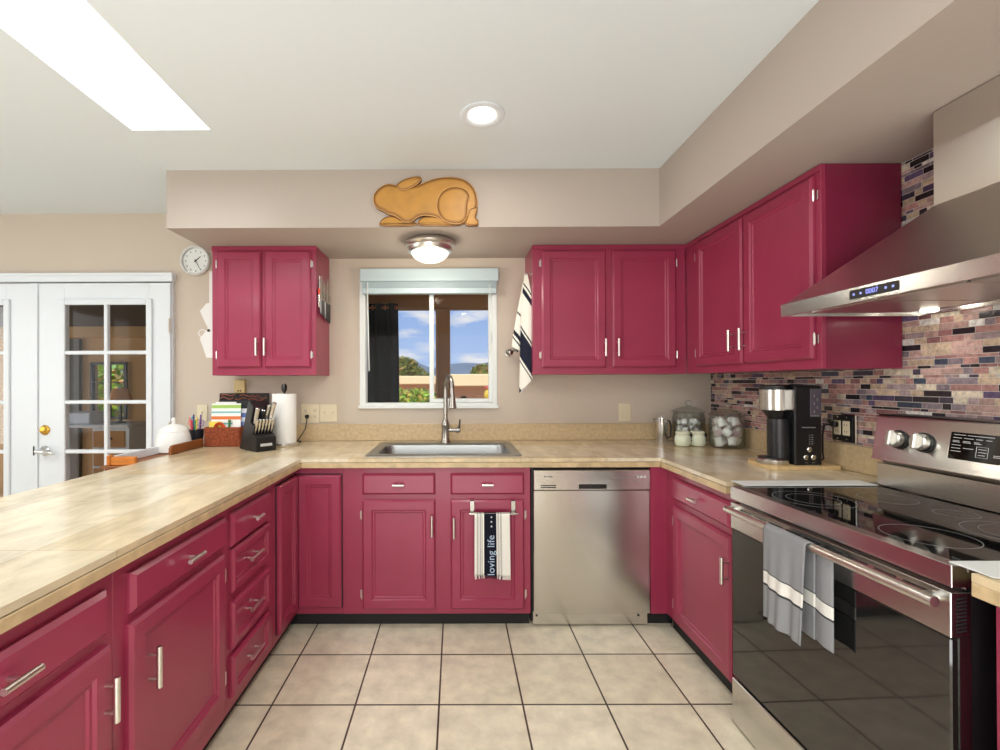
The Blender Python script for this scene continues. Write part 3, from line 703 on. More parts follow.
part(MB().box(.002, w - .002, .0, .046, .012, .182, .004), 'storage_drawer', M['steel'], rg_)
# backguard
b = MB(); b.box(.0, w, .578, .685, .917, 1.004, .002)
part(b, 'backguard_riser', M['steel'], rg_)
pf = [(.552, 1.022), (.556, 1.030), (.580, 1.180), (.586, 1.187), (.690, 1.187), (.690, 1.005), (.60, 1.005), (.59, 1.016)]
bgp = part(MB().prism(pf, 'x', .004, w + .004), 'control_panel', M['steel'], rg_)
part(MB().box(-.004, w + .004, .590, .688, 1.1875, 1.192, .002), 'top_cap', M['darkmetal'], bgp)
tilt = math.atan2(.024, .150)
def onpanel(x, z): return Matrix.Translation((x, .556 + (z - 1.03) * .16 - .0005, z)) @ Matrix.Rotation(-tilt, 4, 'X')
for x in (.098, .186, w - .19, w - .10):
    T = onpanel(x, 1.105); b = MB(); b.T = T
    b.lathe([(.034, .0), (.034, -.006), (.031, -.009)], (0, 0, 0), 28, 'y'); kb = part(b, 'knob', M['black'], bgp)
    b = MB(); b.T = T; b.lathe([(.029, -.008), (.028, -.026), (.024, -.030)], (0, 0, 0), 28, 'y'); b.box(-.008, .008, -.046, -.026, -.028, .028, .004)
    q = part(b, 'knob_grip', M['nickel'], kb); 
    b = MB(); b.T = T
    for k in range(7): a = math.radians(-120 + 40 * k); b.box(.043 * math.sin(a) - .0018, .043 * math.sin(a) + .0018, -.0006, .0004, .043 * math.cos(a) - .001, .043 * math.cos(a) + .001)
    part(b, 'dial_marks', M['grey_ink'], kb)
b = MB(); b.T = onpanel(.40, 1.108); b.box(-.135, .135, -.001, .0015, -.044, .044, .001); dp = part(b, 'display_glass', M['blackglass'], bgp)
b = MB(); b.T = onpanel(.40, 1.108); rg2 = random.Random(5)
for (x, z, l) in ((-.125, .036, .034), (-.085, .036, .07), (-.126, .026, .024), (-.095, .026, .026), (-.062, .026, .018), (-.036, .026, .016), (-.126, .016, .018), (-.126, .012, .02), (-.097, .016, .02), (-.097, .012, .022), (-.066, .016, .014), (-.066, .012, .02), (-.128, .002, .026), (-.128, -.008, .026), (-.128, -.018, .028), (-.094, -.006, .028), (-.052, -.004, .022), (-.052, -.013, .022), (-.052, -.022, .018), (-.012, -.018, .02), (-.012, -.023, .022), (.025, -.018, .022), (.025, -.023, .02), (.07, -.018, .022), (.07, .026, .022), (.10, .026, .02), (.07, .01, .022), (.10, .01, .02)):
    b.box(x, x + l, -.0016, -.0009, z - .0008, z + .0008)
for q in ((-.058, -.057, -.03, .004), (-.027, -.026, -.03, .004), (-.058, -.026, -.03, -.0293), (-.058, -.026, .0033, .004)): b.box(q[0], q[1], -.0016, -.0009, q[2], q[3])
part(b, 'control_legends', M['white_ink'], dp)
# gap covers
solo(MB().box(1.112, 1.628, 1.750, 1.836, .9168, .9196, .001), 'stove_gap_cover', 'white silicone strip bridging the range and the corner countertop', 'gap cover', M['vinyl'], (1.36, 1.80, .9168), 'stove gap covers')
solo(MB().box(1.095, 1.63, .925, 1.012, .9168, .9196, .001), 'stove_gap_cover', 'white silicone strip bridging the range and the short right countertop', 'gap cover', M['vinyl'], (1.36, .97, .9168), 'stove gap covers')

# ------------------------------------------------------------------ range hood
hd = thing('range_hood', 'stainless chimney range hood above the range', 'range hood', (1.53, 1.31, 1.568), 0)
hx0, hx1, hy0, hy1, hz = 1.256, XW - .0095, .87, 1.75, 1.568
cx0, cy0, cy1, ch = 1.552, 1.148, 1.472, 1.885
b = MB()
b.rings([[(hx0, hy0, hz + .046), (hx1, hy0, hz + .046), (hx1, hy1, hz + .046), (hx0, hy1, hz + .046)], [(hx0 + .012, hy0 + .012, hz + .052), (hx1, hy0 + .012, hz + .052), (hx1, hy1 - .012, hz + .052), (hx0 + .012, hy1 - .012, hz + .052)], [(cx0, cy0, ch), (hx1, cy0, ch), (hx1, cy1, ch), (cx0, cy1, ch)]])
part(b, 'canopy', M['steelv'], hd, True, ang=20)
lp = MB()
lp.rings([[(hx0 + i, hy0 + i, z), (hx1 - j, hy0 + i, z), (hx1 - j, hy1 - i, z), (hx0 + i, hy1 - i, z)] for i, j, z in ((.0, 0, hz + .0455), (0, 0, hz), (.012, .01, hz), (.014, .012, hz + .014))], True, True)
lip = part(lp, 'lip', M['steel'], hd, True, ang=20)
b = MB()
for k in range(3):
    y0 = hy0 + .05 + k * .26
    b.box(hx0 + .07, hx1 - .10, y0, y0 + .25, hz + .006, hz + .0135, .002)
part(b, 'grease_filter', M['steelv'], hd, True)
part(MB().lathe([(.024, .0135), (.024, .002), (.020, -.001), (.0005, -.002)], (1.70, 1.628, hz), 24), 'hood_lamp', M['lampglow'], hd, True, label='small round lit hood lamp')
part(MB().lathe([(.024, .0135), (.024, .002), (.020, -.001), (.0005, -.002)], (1.70, 1.0, hz), 24), 'hood_lamp', M['lampglow'], hd, True, label='small round lit hood lamp')
light('hood_bulb', 'SPOT', (1.66, 1.628, hz - .012), (0, 0, 0), 1.3, color=(1, .95, .88)); light('hood_bulb', 'SPOT', (1.66, 1.0, hz - .012), (0, 0, 0), 1.3, color=(1, .95, .88))
for o_ in bpy.data.lights:
    if o_.type == 'SPOT': o_.spot_size = math.radians(130); o_.spot_blend = .8; o_.shadow_soft_size = .03
part(MB().box(cx0, hx1, cy0, cy1, ch + .0005, ZS - .003, .002), 'chimney', M['steelv'], hd, True, ang=20)
cp = part(MB().box(hx0 - .0015, hx0 + .001, 1.284, 1.444, hz + .010, hz + .038), 'control_panel', M['black'], hd, True)
T = Matrix.Translation((hx0 - .0022, 1.366, hz + .024)) @ Matrix.Rotation(-PI / 2, 4, 'Z') @ Matrix.Rotation(PI / 2, 4, 'X')
part(text_mesh('0007', .021, T, .0002), 'clock_digits', M['display'], cp, True, label='glowing pale blue clock digits')
b = MB()
for y in (1.428, 1.404, 1.322, 1.300): b.cyl((hx0 - .0014, y, hz + .024), (hx0 - .0024, y, hz + .024), .0035, n=12)
part(b, 'touch_buttons', M['display'], cp, True)

# ------------------------------------------------------------------ towels
def c4(c): return lin(c)
# grey towel over the oven handle (built in world space beside the handle)
ot = thing('dish_towel', 'grey towel with white band folded over the oven door handle', 'towel', (1.02, 1.38, .55))
def band(v, lo, hi):
    if lo < v < hi: return c4((232, 230, 224))
    if lo - .014 < v < lo or hi < v < hi + .014: return c4((60, 60, 64))
    return c4((142, 143, 146))
HXc, HZc, HR = 1.0245, .8385, .0150
def drape(y0, y1, front, back, skew, xin=0):
    def fn(u, v):
        y = y0 + (y1 - y0) * u
        ln = front; s = v * (front + back + PI * HR)
        fold = .004 * math.sin(u * 9 + 1.0) + .003 * math.sin(u * 21)
        if s < back: x, z, k = HXc + HR, HZc - (back - s), (back - s) / back; x += .002 * k; x = min(x + .3 * fold * k, 1.054)
        elif s < back + PI * HR:
            a = (s - back) / HR; x, z, k = HXc + HR * math.cos(a), HZc + HR * math.sin(a), 0
        else:
            d = s - back - PI * HR; k = d / front; x, z = HXc - HR - .012 * k + fold * k * 1.6, HZc - d
            z += skew * (u - .5) * k
        return (x, y + .012 * k * (u - .5), z)
    return fn
tot = .285 + .27 + PI * HR
b = MB(); b.grid(drape(1.490, 1.315, .285, .27, -.004), 26, 170, lambda u, v: band((v * tot - .27 - PI * HR) / .285, .48, .62) if v * tot > .3 else band((.27 - v * tot) / .27, .50, .64))
part(b, 'front_fold', M['cloth'], ot, True, ang=180, solid=.0035, flip=False)
b = MB(); b.grid(lambda u, v: (1.0435 + .003 * math.sin(u * 7), 1.345 - .085 * u, .834 - .262 * v - .006 * u), 10, 90, lambda u, v: band(v, .52, .66))
part(b, 'back_fold', M['cloth'], ot, True, ang=180, solid=.003, flip=False)
# over-the-door towel bar and lettered towel on the sink cabinet
tb = thing('towel_bar', 'nickel over-the-door towel bar on the right sink cabinet door', 'towel bar', (.196, 2.40, .628))
b = MB(); b.cyl((.071, 2.372, .632), (.326, 2.372, .632), .0055, n=12); part(b, 'bar', M['faucet'], tb, True)
for x in (.087, .304):
    b = MB(); b.box(x - .011, x + .011, 2.3965, 2.3985, .628, .6945, .0005).box(x - .011, x + .011, 2.3965, 2.418, .6918, .6945, .0005); b.cyl((x, 2.398, .632), (x, 2.370, .632), .006, n=10)
    part(b, 'hook', M['faucet'], tb, True)
tw = thing('dish_towel', 'white towel with black stripes lettered loving life on the sink cabinet', 'towel', (.19, 2.37, .275))
def stripes(u):
    x = u
    if .27 < x < .62: return c4((28, 30, 42))
    for s in (.075, .10, .155, .18, .215, .66, .69, .735, .76):
        if abs(x - s) < .0065: return c4((40, 40, 46))
    return c4((238, 236, 228))
L1, L2 = .322, .30; R1 = .0075
tt = L1 + L2 + PI * R1
def twf(u, v):
    s = v * tt; x = .098 + .182 * u; wv = .0006 * math.sin(u * 12)
    if s < L2: k = (L2 - s) / L2; return (x + .004 * k, 2.372 + R1 + .002 + .4 * wv * k, .632 - (L2 - s))
    if s < L2 + PI * R1: a = (s - L2) / R1; return (x, 2.372 + R1 * math.cos(a), .632 + R1 * math.sin(a))
    d = s - L2 - PI * R1; k = d / L1; return (x + .006 * k * (u - .3), 2.372 - R1 - .001 * k + wv * k, .632 - d + .004 * math.sin(u * 5) * k)
b = MB(); b.grid(twf, 200, 40, lambda u, v: stripes(u)); cl = part(b, 'cloth', M['cloth'], tw, True, ang=180, solid=.0025, flip=False)
TM = Matrix.Translation((.098 + .182 * .475, 2.3612, .420)) @ Matrix.Rotation(PI / 2, 4, 'X') @ Matrix.Rotation(PI / 2, 4, 'Z')
tm = text_mesh('loving life', .052, TM, .0006, spacing=1.05)
# little slab serifs on the uprights of the letters
tm2 = MB(); tm2.v = list(tm.v); tm2.f = list(tm.f); tm2.mi = list(tm.mi); tm2.c = list(tm.c)
part(tm2, 'lettering', mat('pale blue print', (176, 198, 222), .9), tw, True, label='pale blue words loving life')
b = MB()
for z in (.618, .594, .570):
    n = 10; b.prism([(.1855 + (.0062 if k % 2 == 0 else .0028) * math.cos(2 * PI * k / n), z + (.0062 if k % 2 == 0 else .0028) * math.sin(2 * PI * k / n)) for k in range(n)], 'y', 2.3618, 2.3608)
part(b, 'printed_stars', M['white_ink'], tw, True)
b = MB(); rg3 = random.Random(2)
for k in range(48):
    x = .10 + .182 * k / 47; c = stripes((k + .5) / 48); b.col = c; z = .632 - L1 + .004 * math.sin(k / 48 * 5); b.box(x - .0013, x + .0013, 2.359, 2.3605, z - .010 - rg3.random() * .004, z + .002)
part(b, 'fringe', M['cloth'], tw, True)

# striped towel hanging on the side of the wall cabinet right of the window
ht = thing('dish_towel', 'white and navy striped towel hanging from the cabinet right of the window', 'towel', (.45, 2.95, 1.26))
YT = 2.95
def pxp(px, py, Y): return ((px - 454.35) / 453.44 * Y, 1.32 - (py - 381.03 - .0035 * (px - 454)) / 453.44 * Y)
def lerp_poly(pl, t):
    for (p0, p1) in zip(pl, pl[1:]):
        if p0[1] <= t <= p1[1] + 1e-9: a = (t - p0[1]) / (p1[1] - p0[1]); return p0[0] + (p1[0] - p0[0]) * a
    return pl[-1][0]
def cloth_between(Lp, Rp, ybase, amp, cf, slant):
    (l0, l1), (r0, r1) = (Lp[0][1], Lp[-1][1]), (Rp[0][1], Rp[-1][1])
    def fn(u, v):
        yl = l0 + (l1 - l0) * v; yr = r0 + (r1 - r0) * v
        px = lerp_poly(Lp, yl) * (1 - u) + lerp_poly(Rp, yr) * u; py = yl * (1 - u) + yr * u
        x, z = pxp(px, py, YT); return (x, ybase + amp * math.sin(u * 5.5 + 1) * (.2 + .8 * v) + slant * (1 - u), z)
    def col(u, v):
        yl = l0 + (l1 - l0) * v; yr = r0 + (r1 - r0) * v
        px = lerp_poly(Lp, yl) * (1 - u) + lerp_poly(Rp, yr) * u; py = yl * (1 - u) + yr * u
        return cf((px - 500) * 5.36, (py - 260) * 5.36)
    return fn, col
CW, CN = c4((236, 233, 222)), c4((38, 42, 56))
def cfront(x, y):
    d = y - 1.72 * x
    for lo, hi in ((-100, -88), (-70, -34), (158, 172), (184, 335), (352, 362), (505, 545)):
        if lo < d < hi: return CN
    return CW
def cback(x, y):
    d = y - 1.5 * x
    for lo, hi in ((245, 275), (292, 304), (120, 132)):
        if lo < d < hi: return CN
    return CW
fn, co = cloth_between([(524, 274), (521, 300), (519.5, 340), (518.5, 392)], [(526.5, 274), (531, 296), (531.6, 340), (531, 379)], 2.935, .008, cfront, .02)
b = MB(); b.grid(fn, 40, 110, co); part(b, 'front_fold', M['cloth'], ht, True, ang=180, solid=.003, flip=False)
fn, co = cloth_between([(523.5, 280), (517, 312), (513, 335), (511.8, 345)], [(525, 280), (521, 312), (520, 340), (519.5, 350)], 2.975, .006, cback, .02)
b = MB(); b.grid(fn, 24, 60, co); part(b, 'back_fold', M['cloth'], ht, True, ang=180, solid=.003, flip=False)
fn, co = cloth_between([(519.5, 372), (519.3, 384), (520.5, 394)], [(530, 372), (529, 380), (527, 387)], 2.962, .004, lambda x, y: c4((216, 200, 196)), .02)
b = MB(); b.grid(fn, 12, 20, co); part(b, 'lining_corner', M['cloth'], ht, True, ang=180, solid=.003, flip=False)
solo(MB().lathe([(.012, 0), (.012, -.004), (.004, -.006), (.004, -.03), (.007, -.034), (.006, -.04)], (.4935, 2.955, 2.025), 14, 'x'), 'towel_hook', 'small metal hook on the cabinet side that carries the striped towel', 'hook', M['chrome'], (.49, 2.955, 2.025))
b = MB(); b.lathe([(.0005, -.022), (.018, -.018), (.026, -.004), (.026, .006), (.016, .018), (.0005, .022)], (.372, 3.10, 1.525), 18); b.tube([(.372, 3.10, 1.535), (.405, 3.09, 1.545), (.43, 3.085, 1.53)], [.010, .014, .010], 10); b.tube([(.372, 3.11, 1.525), (.372, YW - .012, 1.525)], .010, 10); b.lathe([(.024, 0), (.024, -.008), (.012, -.012)], (.372, YW - .0005, 1.525), 18, 'y')
solo(b, 'wall_hook', 'small shiny metal knob hook on the wall behind the striped towel', 'hook', M['faucet'], (.37, YW - .002, 1.52))

# ------------------------------------------------------------------ knives on the side of the left wall cabinet
xk = -.884
solo(MB().box(xk + .0005, xk + .010, 2.905, 3.165, 1.885, 1.925, .003), 'magnetic_knife_strip', 'dark magnetic strip on the side of the left wall cabinet', 'knife rack', M['black'], (xk, 3.03, 1.885))
kn = None; spec = [('long', .0, 1.0), ('wide', .034, 1.1), ('short', .068, .9), ('long', .102, 1.05), ('short', .136, .95), ('wide', .170, 1.15), ('long', .205, 1.2)]
KL = ['steel knife nearest the cabinet front on the magnetic strip', 'second steel knife from the cabinet front on the magnetic strip', 'third steel knife from the cabinet front on the magnetic strip', 'fourth steel knife from the cabinet front on the magnetic strip', 'third knife from the wall on the magnetic strip', 'second knife from the wall on the magnetic strip', 'black handled knife closest to the wall on the magnetic strip']
for i, (k, dy, sc) in enumerate(spec):
    y = 2.925 + dy; t = thing('kitchen_knife', KL[i], 'knife', (xk + .0105, y, 1.74), 0, 'knives on the magnetic strip')
    hl = .115; wd = {'long': .012, 'wide': .015, 'short': .009}[k]; top = 1.86 + .15 * sc; zb = 1.765 - .006 * i
    part(MB().prism([(y - wd, 1.86), (y + wd, 1.86), (y + wd, top - .04), (y - wd * .6, top)], 'x', xk + .0108, xk + .0130), 'blade', M['steel'], t, True)
    part(MB().box(xk + .0108, xk + .021, y - .0085, y + .0085, zb, 1.862, .005), 'knife_handle', (M['gunmetal'], M['black'], M['darkmetal'])[i % 3] if i < 6 else M['black'], t, True)
b = MB(); b.tube([(xk + .012, 2.893, 1.89), (xk + .013, 2.893, 1.925)], [.009, .007], 10)
pe = thing('peeler', 'small kitchen peeler with bright red handle end on the magnetic strip', 'peeler', (xk + .011, 2.893, 1.80))
part(MB().box(xk + .0105, xk + .022, 2.885, 2.901, 1.885, 1.925, .004), 'red_cap', mat('red plastic', (230, 66, 44), .4), pe, True, label='red plastic end')
part(MB().box(xk + .011, xk + .018, 2.888, 2.898, 1.80, 1.885, .002), 'shank', M['steel'], pe, True)

# ------------------------------------------------------------------ wall things
ck_ = thing('wall_clock', 'round white wall clock beside the left wall cabinet', 'clock', (-1.816, YW - .002, 2.182))
cc = (-1.816, YW - .0005, 2.178)
part(MB().lathe([(.098, 0), (.104, -.012), (.104, -.030), (.098, -.037), (.090, -.034), (.088, -.018), (.088, 0)], cc, 48, 'y', caps=False), 'rim', mat('pale grey rim', (214, 214, 212), .35), ck_, True)
part(MB().lathe([(.0885, -.001), (.0885, -.014), (.0005, -.0142)], cc, 48, 'y'), 'dial', M['paper'], ck_, True)
b = MB()
for k in range(12):
    a = k * PI / 6; b.box(cc[0] + .070 * math.sin(a) - .003, cc[0] + .070 * math.sin(a) + .003, cc[1] - .0156, cc[1] - .0143, cc[2] + .070 * math.cos(a) - .005, cc[2] + .070 * math.cos(a) + .005)
part(b, 'numerals', M['grey_ink'], ck_, True)
b = MB()
for a, l, w in ((math.radians(48), .048, .0035), (math.radians(152), .072, .0026)):
    p = Vector((math.sin(a), 0, math.cos(a))); q = Vector((math.cos(a), 0, -math.sin(a))); c0 = Vector((cc[0], cc[1] - .018, cc[2]))
    pts = [c0 - p * .012 - q * w, c0 + p * l - q * w * .4, c0 + p * l + q * w * .4, c0 - p * .012 + q * w]
    b.add([v + Vector((0, d, 0)) for d in (0, .0012) for v in pts], [(0, 1, 2, 3), (7, 6, 5, 4), (0, 4, 5, 1), (1, 5, 6, 2), (2, 6, 7, 3), (3, 7, 4, 0)])
b.lathe([(.005, -.017), (.005, -.021), (.0005, -.022)], cc, 14, 'y')
part(b, 'clock_hands', M['black'], ck_, True)
part(MB().lathe([(.0895, -.0302), (.0895, -.0318), (.0005, -.0325)], cc, 48, 'y'), 'glass_cover', M['glass'], ck_, True)
# cut paper hanging, mostly behind the cabinet
def WP(u, v): return ((170 + u / 5.77 - 454.35) / 453.44 * YW, 1.32 - (235 + v / 5.77 - 381.03 + .9) / 453.44 * YW)
ph = thing('paper_hanging', 'white cut paper hanging on the wall below the clock', 'wall decoration', (-1.74, YW - .002, 1.52))
b = MB(); b.prism([WP(*p) for p in ((222, 190), (300, 190), (300, 690), (205, 690), (185, 630), (166, 578), (196, 545), (214, 520), (190, 470), (168, 420), (205, 376), (222, 374))], 'y', YW - .0005, YW - .004); part(b, 'paper', M['paper'], ph, True)
b = MB(); q = WP(219, 533); b.lathe([(.010, 0), (.010, -.006), (.004, -.008)], (q[0], YW - .004, q[1]), 12, 'y'); part(b, 'clip', M['darkmetal'], ph, True)
b = MB(); q = WP(180, 548); b.lathe([(.028, 0), (.028, -.002), (.022, -.002), (.022, 0)], (q[0], YW - .0005, q[1]), 20, 'y', caps=False); part(b, 'paper_ring', M['paper'], ph, True)
# plates
def plate(nm, label, cat, x0, x1, z0, z1, kind, m='cream', grp=None):
    t = thing(nm, label, cat, ((x0 + x1) / 2, YW - .003, z0), 0, grp); y = YW - .0006
    part(MB().box(x0, x1, y - .006, y, z0, z1, .003), 'cover_plate', M[m], t, True)
    n = max(1, round((x1 - x0) / .07)); zc = (z0 + z1) / 2
    for i in range(n):
        xc = x0 + (x1 - x0) * (i + .5) / n
        if kind[i] == 'o':
            for dz in (-.021, .021):
                r = part(MB().lathe([(.0165, -.0055), (.0165, -.0085), (.015, -.009), (.0005, -.009)], (xc, y, zc + dz), 20, 'y'), 'receptacle', M[m], t, True)
                b = MB()
                for dx in (-.006, .006): b.box(xc + dx - .0012, xc + dx + .0012, y - .0098, y - .0088, zc + dz - .002, zc + dz + .007)
                b.cyl((xc, y - .0088, zc + dz - .008), (xc, y - .0097, zc + dz - .008), .0026, n=8); part(b, 'slots', M['black'], r, True)
        elif kind[i] == 't':
            b = MB(); b.box(xc - .005, xc + .005, y - .0075, y - .0055, zc - .012, zc + .012, .001); b.box(xc - .004, xc + .004, y - .018, y - .006, zc + .0, zc + .009, .002); part(b, 'toggle', M[m], t, True)
        elif kind[i] == 'r':
            part(MB().box(xc - .016, xc + .016, y - .009, y - .0055, zc - .033, zc + .033, .002), 'rocker', M[m], t, True)
    b = MB()
    for i in range(n):
        xc = x0 + (x1 - x0) * (i + .5) / n
        for dz in ((-.0485, .0485) if kind[i] == 'r' else ((0,) if kind[i] == 'o' else (-.03, .03))): b.cyl((xc, y - .0055, zc + dz), (xc, y - .0072, zc + dz), .003, n=8)
    part(b, 'screws', M['nickel'], t, True)
    return t
plate('wall_outlet', 'cream double outlet plate with black plug beside the paper towels', 'outlet', -1.082, -.954, 1.040, 1.172, 'oo')
plate('light_switch', 'cream double switch plate just left of the window', 'light switch', -.951, -.829, 1.045, 1.170, 'tt')
plate('wall_outlet', 'cream single outlet plate left of the steel canister', 'outlet', 1.146, 1.230, 1.040, 1.170, 'r')
plate('light_switch', 'cream single switch plate above the pen cup', 'light switch', -1.816, -1.742, 1.055, 1.170, 't')
t = thing('wall_jack', 'small beige box on the wall under the left wall cabinet', 'wall jack', (-1.506, YW - .01, 1.251))
part(MB().box(-1.546, -1.468, YW - .026, YW - .0006, 1.251, 1.345, .005), 'housing', M['beige'], t, True)
b = MB(); b.box(-1.520, -1.510, YW - .0275, YW - .0255, 1.262, 1.272, .001).box(-1.503, -1.493, YW - .0275, YW - .0255, 1.262, 1.272, .001); part(b, 'sockets', M['black'], t, True)
# cord from the outlet
b = MB(); b.tube([(-1.036, YW - .024, 1.085), (-1.034, YW - .035, 1.06), (-1.04, YW - .05, 1.0), (-1.075, YW - .07, .94), (-1.085, YW - .10, .9205)], .0035, 8); b.tube([(-1.085, YW - .10, .9225), (-1.05, YW - .115, .9225)], [.007, .006], 10); b.box(-1.048, -1.024, YW - .036, YW - .0105, 1.073, 1.098, .004)
solo(b, 'power_cord', 'thin black cord plugged in behind the paper towel roll', 'cord', M['black'], (-1.06, YW - .05, .9165))
# black outlet with chrome frame on the mosaic
xo = XW - .0078
t = thing('wall_outlet', 'black framed double outlet on the mosaic behind the coffee maker', 'outlet', (xo, 2.09, 1.035))
part(MB().box(xo - .010, xo, 2.020, 2.150, 1.040, 1.170, .003), 'chrome_frame', M['chrome'], t, True)
part(MB().box(xo - .012, xo - .0095, 2.034, 2.144, 1.046, 1.164, .001), 'cover_plate', M['black'], t, True, label='black cover plate')
for y in (2.065, 2.113):
    r = part(MB().box(xo - .016, xo - .0115, y - .019, y + .019, 1.072, 1.138, .003), 'receptacle', M['cream'], t, True, label='cream receptacle')
    b = MB()
    for z in (1.09, 1.12):
        for d in (-.006, .006): b.box(xo - .0166, xo - .0158, y + d - .001, y + d + .001, z - .004, z + .004)
    part(b, 'slots', M['black'], r, True)
b = MB()
for y in (2.065, 2.113):
    for z in (1.055, 1.155): b.cyl((xo - .0115, y, z), (xo - .0132, y, z), .0035, n=10)
part(b, 'screws', M['nickel'], t, True)
b = MB(); b.box(xo - .040, xo - .0168, 2.098, 2.128, 1.108, 1.134, .005); b.tube([(xo - .030, 2.12, 1.118), (xo - .045, 2.15, 1.112), (xo - .040, 2.166, 1.06), (xo - .036, 2.17, .98), (xo - .036, 2.165, .95), (xo - .05, 2.18, .9375), (1.70, 2.200, .9375)], .004, 8)
solo(b, 'power_cord', 'black cord of the coffee maker plugged into the black outlet', 'cord', M['black'], (xo - .04, 2.16, .934))

# ------------------------------------------------------------------ coffee maker on board
bd = [(1.435, 2.13), (1.445, 2.075), (1.46, 2.062), (1.755, 2.072), (1.768, 2.085), (1.768, 2.29), (1.755, 2.305), (1.53, 2.325), (1.49, 2.315), (1.45, 2.25)]
solo(MB().prism(bd, 'z', .9156, .9325, .004, 2), 'bamboo_board', 'pale bamboo board under the coffee maker', 'cutting board', M['bamboo'], (1.59, 2.19, .9156))
cm = thing('coffee_maker', 'black single serve coffee maker with steel brew head on bamboo board', 'coffee maker', (1.62, 2.23, .933))
X0, X1, Y0, Y1, Z0 = 1.622, 1.748, 2.172, 2.300, .9332
part(MB().box(X0, X1, Y0, Y1, Z0, 1.300, .006), 'body', M['black'], cm, True)
b = MB()
b.rings([[(1.575 - q * math.cos(a), 2.236 - q * math.sin(a), z) for a in [PI / 2 * k / 8 for k in range(-8, 9)]] + [(X1, 2.236 + q, z), (X1, 2.236 - q, z)] for z, q in ((1.2812, .062), (1.284, .065), (1.299, .065), (1.304, .060))])
part(b, 'lid', M['black'], cm, True)
b = MB()
b.rings([[(1.478 + .03 * (1 - math.cos(a)) if False else 1.575 - .060 * math.cos(a), 2.236 - .066 * math.sin(a), z) for a in [PI / 2 * k / 8 for k in range(-8, 9)]] + [(X0 - .001, Y1 - .001, z), (X0 - .001, Y0 + .001, z)][::1] for z in (1.186, 1.189, 1.281)])
part(b, 'steel_brew_head', M['steel'], cm, True, label='brushed steel brew head')
b = MB()
b.rings([[(1.576 + dx - r * math.cos(a), 2.236 - r * math.sin(a), z) for a in [PI / 2 * k / 8 for k in range(-8, 9)]] + [(X0 - .001, 2.236 + r, z), (X0 - .001, 2.236 - r, z)] for r, z, dx in ((.030, 1.130, .012), (.034, 1.145, .010), (.050, 1.172, .004), (.056, 1.185, 0))])
part(b, 'brew_funnel', M['black'], cm, True)
part(MB().lathe([(.046, .03), (.046, .21)], (1.592, 2.236, Z0), 32), 'back_column', mat('black satin', (34, 35, 38), .3), cm, True)
b = MB(); b.lathe([(.066, .0), (.068, .004), (.068, .022), (.064, .026), (.0005, .026)], (1.566, 2.236, Z0), 36); part(b, 'drip_tray_rim', M['steel'], cm, True)
b = MB(); b.lathe([(.061, .0262), (.060, .030), (.052, .031), (.0005, .0285)], (1.566, 2.236, Z0), 32); part(b, 'drip_tray', M['black'], cm, True)
wt = part(MB().box(X0 + .070, X1 - .004, Y0 - .0025, Y0 + .002, 1.155, 1.286, .002), 'water_window', mat('smoky plastic', (92, 86, 98), .15), cm, True, label='smoky grey water level window')
b = MB()
for k in range(5): b.box(X0 + .085 + (k % 2) * .014, X0 + .090 + (k % 2) * .014, Y0 - .0034, Y0 - .0024, 1.175 + k * .018, 1.187 + k * .018)
for k in range(3): b.box(X0 + .075 + k * .012, X0 + .083 + k * .012, Y0 - .0034, Y0 - .0024, 1.158, 1.164)
part(b, 'level_marks', M['grey_ink'], wt, True)
b = MB(); b.box(X0 + .032, X0 + .094, Y0 - .0012, Y0 + .001, 1.105, 1.110); 
for k in range(5): b.box(X0 + .064, X0 + .070, Y0 - .001, Y0 + .001, 1.03 + k * .010, 1.034 + k * .010); b.box(X0 + .074, X0 + .083, Y0 - .001, Y0 + .001, 1.03 + k * .010, 1.034 + k * .010)
b.box(X0 + .047, X0 + .060, Y0 - .001, Y0 + .001, .944, .947).box(X0 + .078, X0 + .092, Y0 - .001, Y0 + .001, .944, .947)
part(b, 'panel_legends', M['grey_ink'], cm, True)
for (x, z) in ((X0 + .066, 1.006), (X0 + .050, .970), (X0 + .084, .970)):
    part(MB().lathe([(.012, .001), (.012, -.003), (.009, -.005), (.0005, -.004)], (x, Y0, z), 18, 'y'), 'button', M['chrome'], cm, True, label='round chrome button')

cm.location = (cm.location.x - .063, cm.location.y - .085, cm.location.z)

# ------------------------------------------------------------------ canister, jars
cn = thing('steel_canister', 'polished steel canister with side handle in front of the wall', 'canister', (1.385, 3.05, .916))
part(MB().lathe([(.034, .0), (.036, .004), (.036, .150), (.033, .154)], (1.385, 3.05, .9156), 32), 'body', M['chrome'], cn, True)
part(MB().lathe([(.037, .1545), (.037, .164), (.020, .168), (.008, .170), (.009, .178), (.0005, .180)], (1.385, 3.05, .9156), 32), 'lid', M['chrome'], cn, True)
part(MB().tube([(1.420, 3.05, 1.06), (1.438, 3.048, 1.055), (1.445, 3.046, 1.02), (1.443, 3.046, .95), (1.421, 3.05, .94)], .006, 10), 'canister_handle', M['darkmetal'], cn, True)
part(MB().tube([(1.353, 3.05, 1.062), (1.335, 3.045, 1.068), (1.325, 3.043, 1.072)], [.009, .007, .004], 10), 'pour_spout', M['chrome'], cn, True)
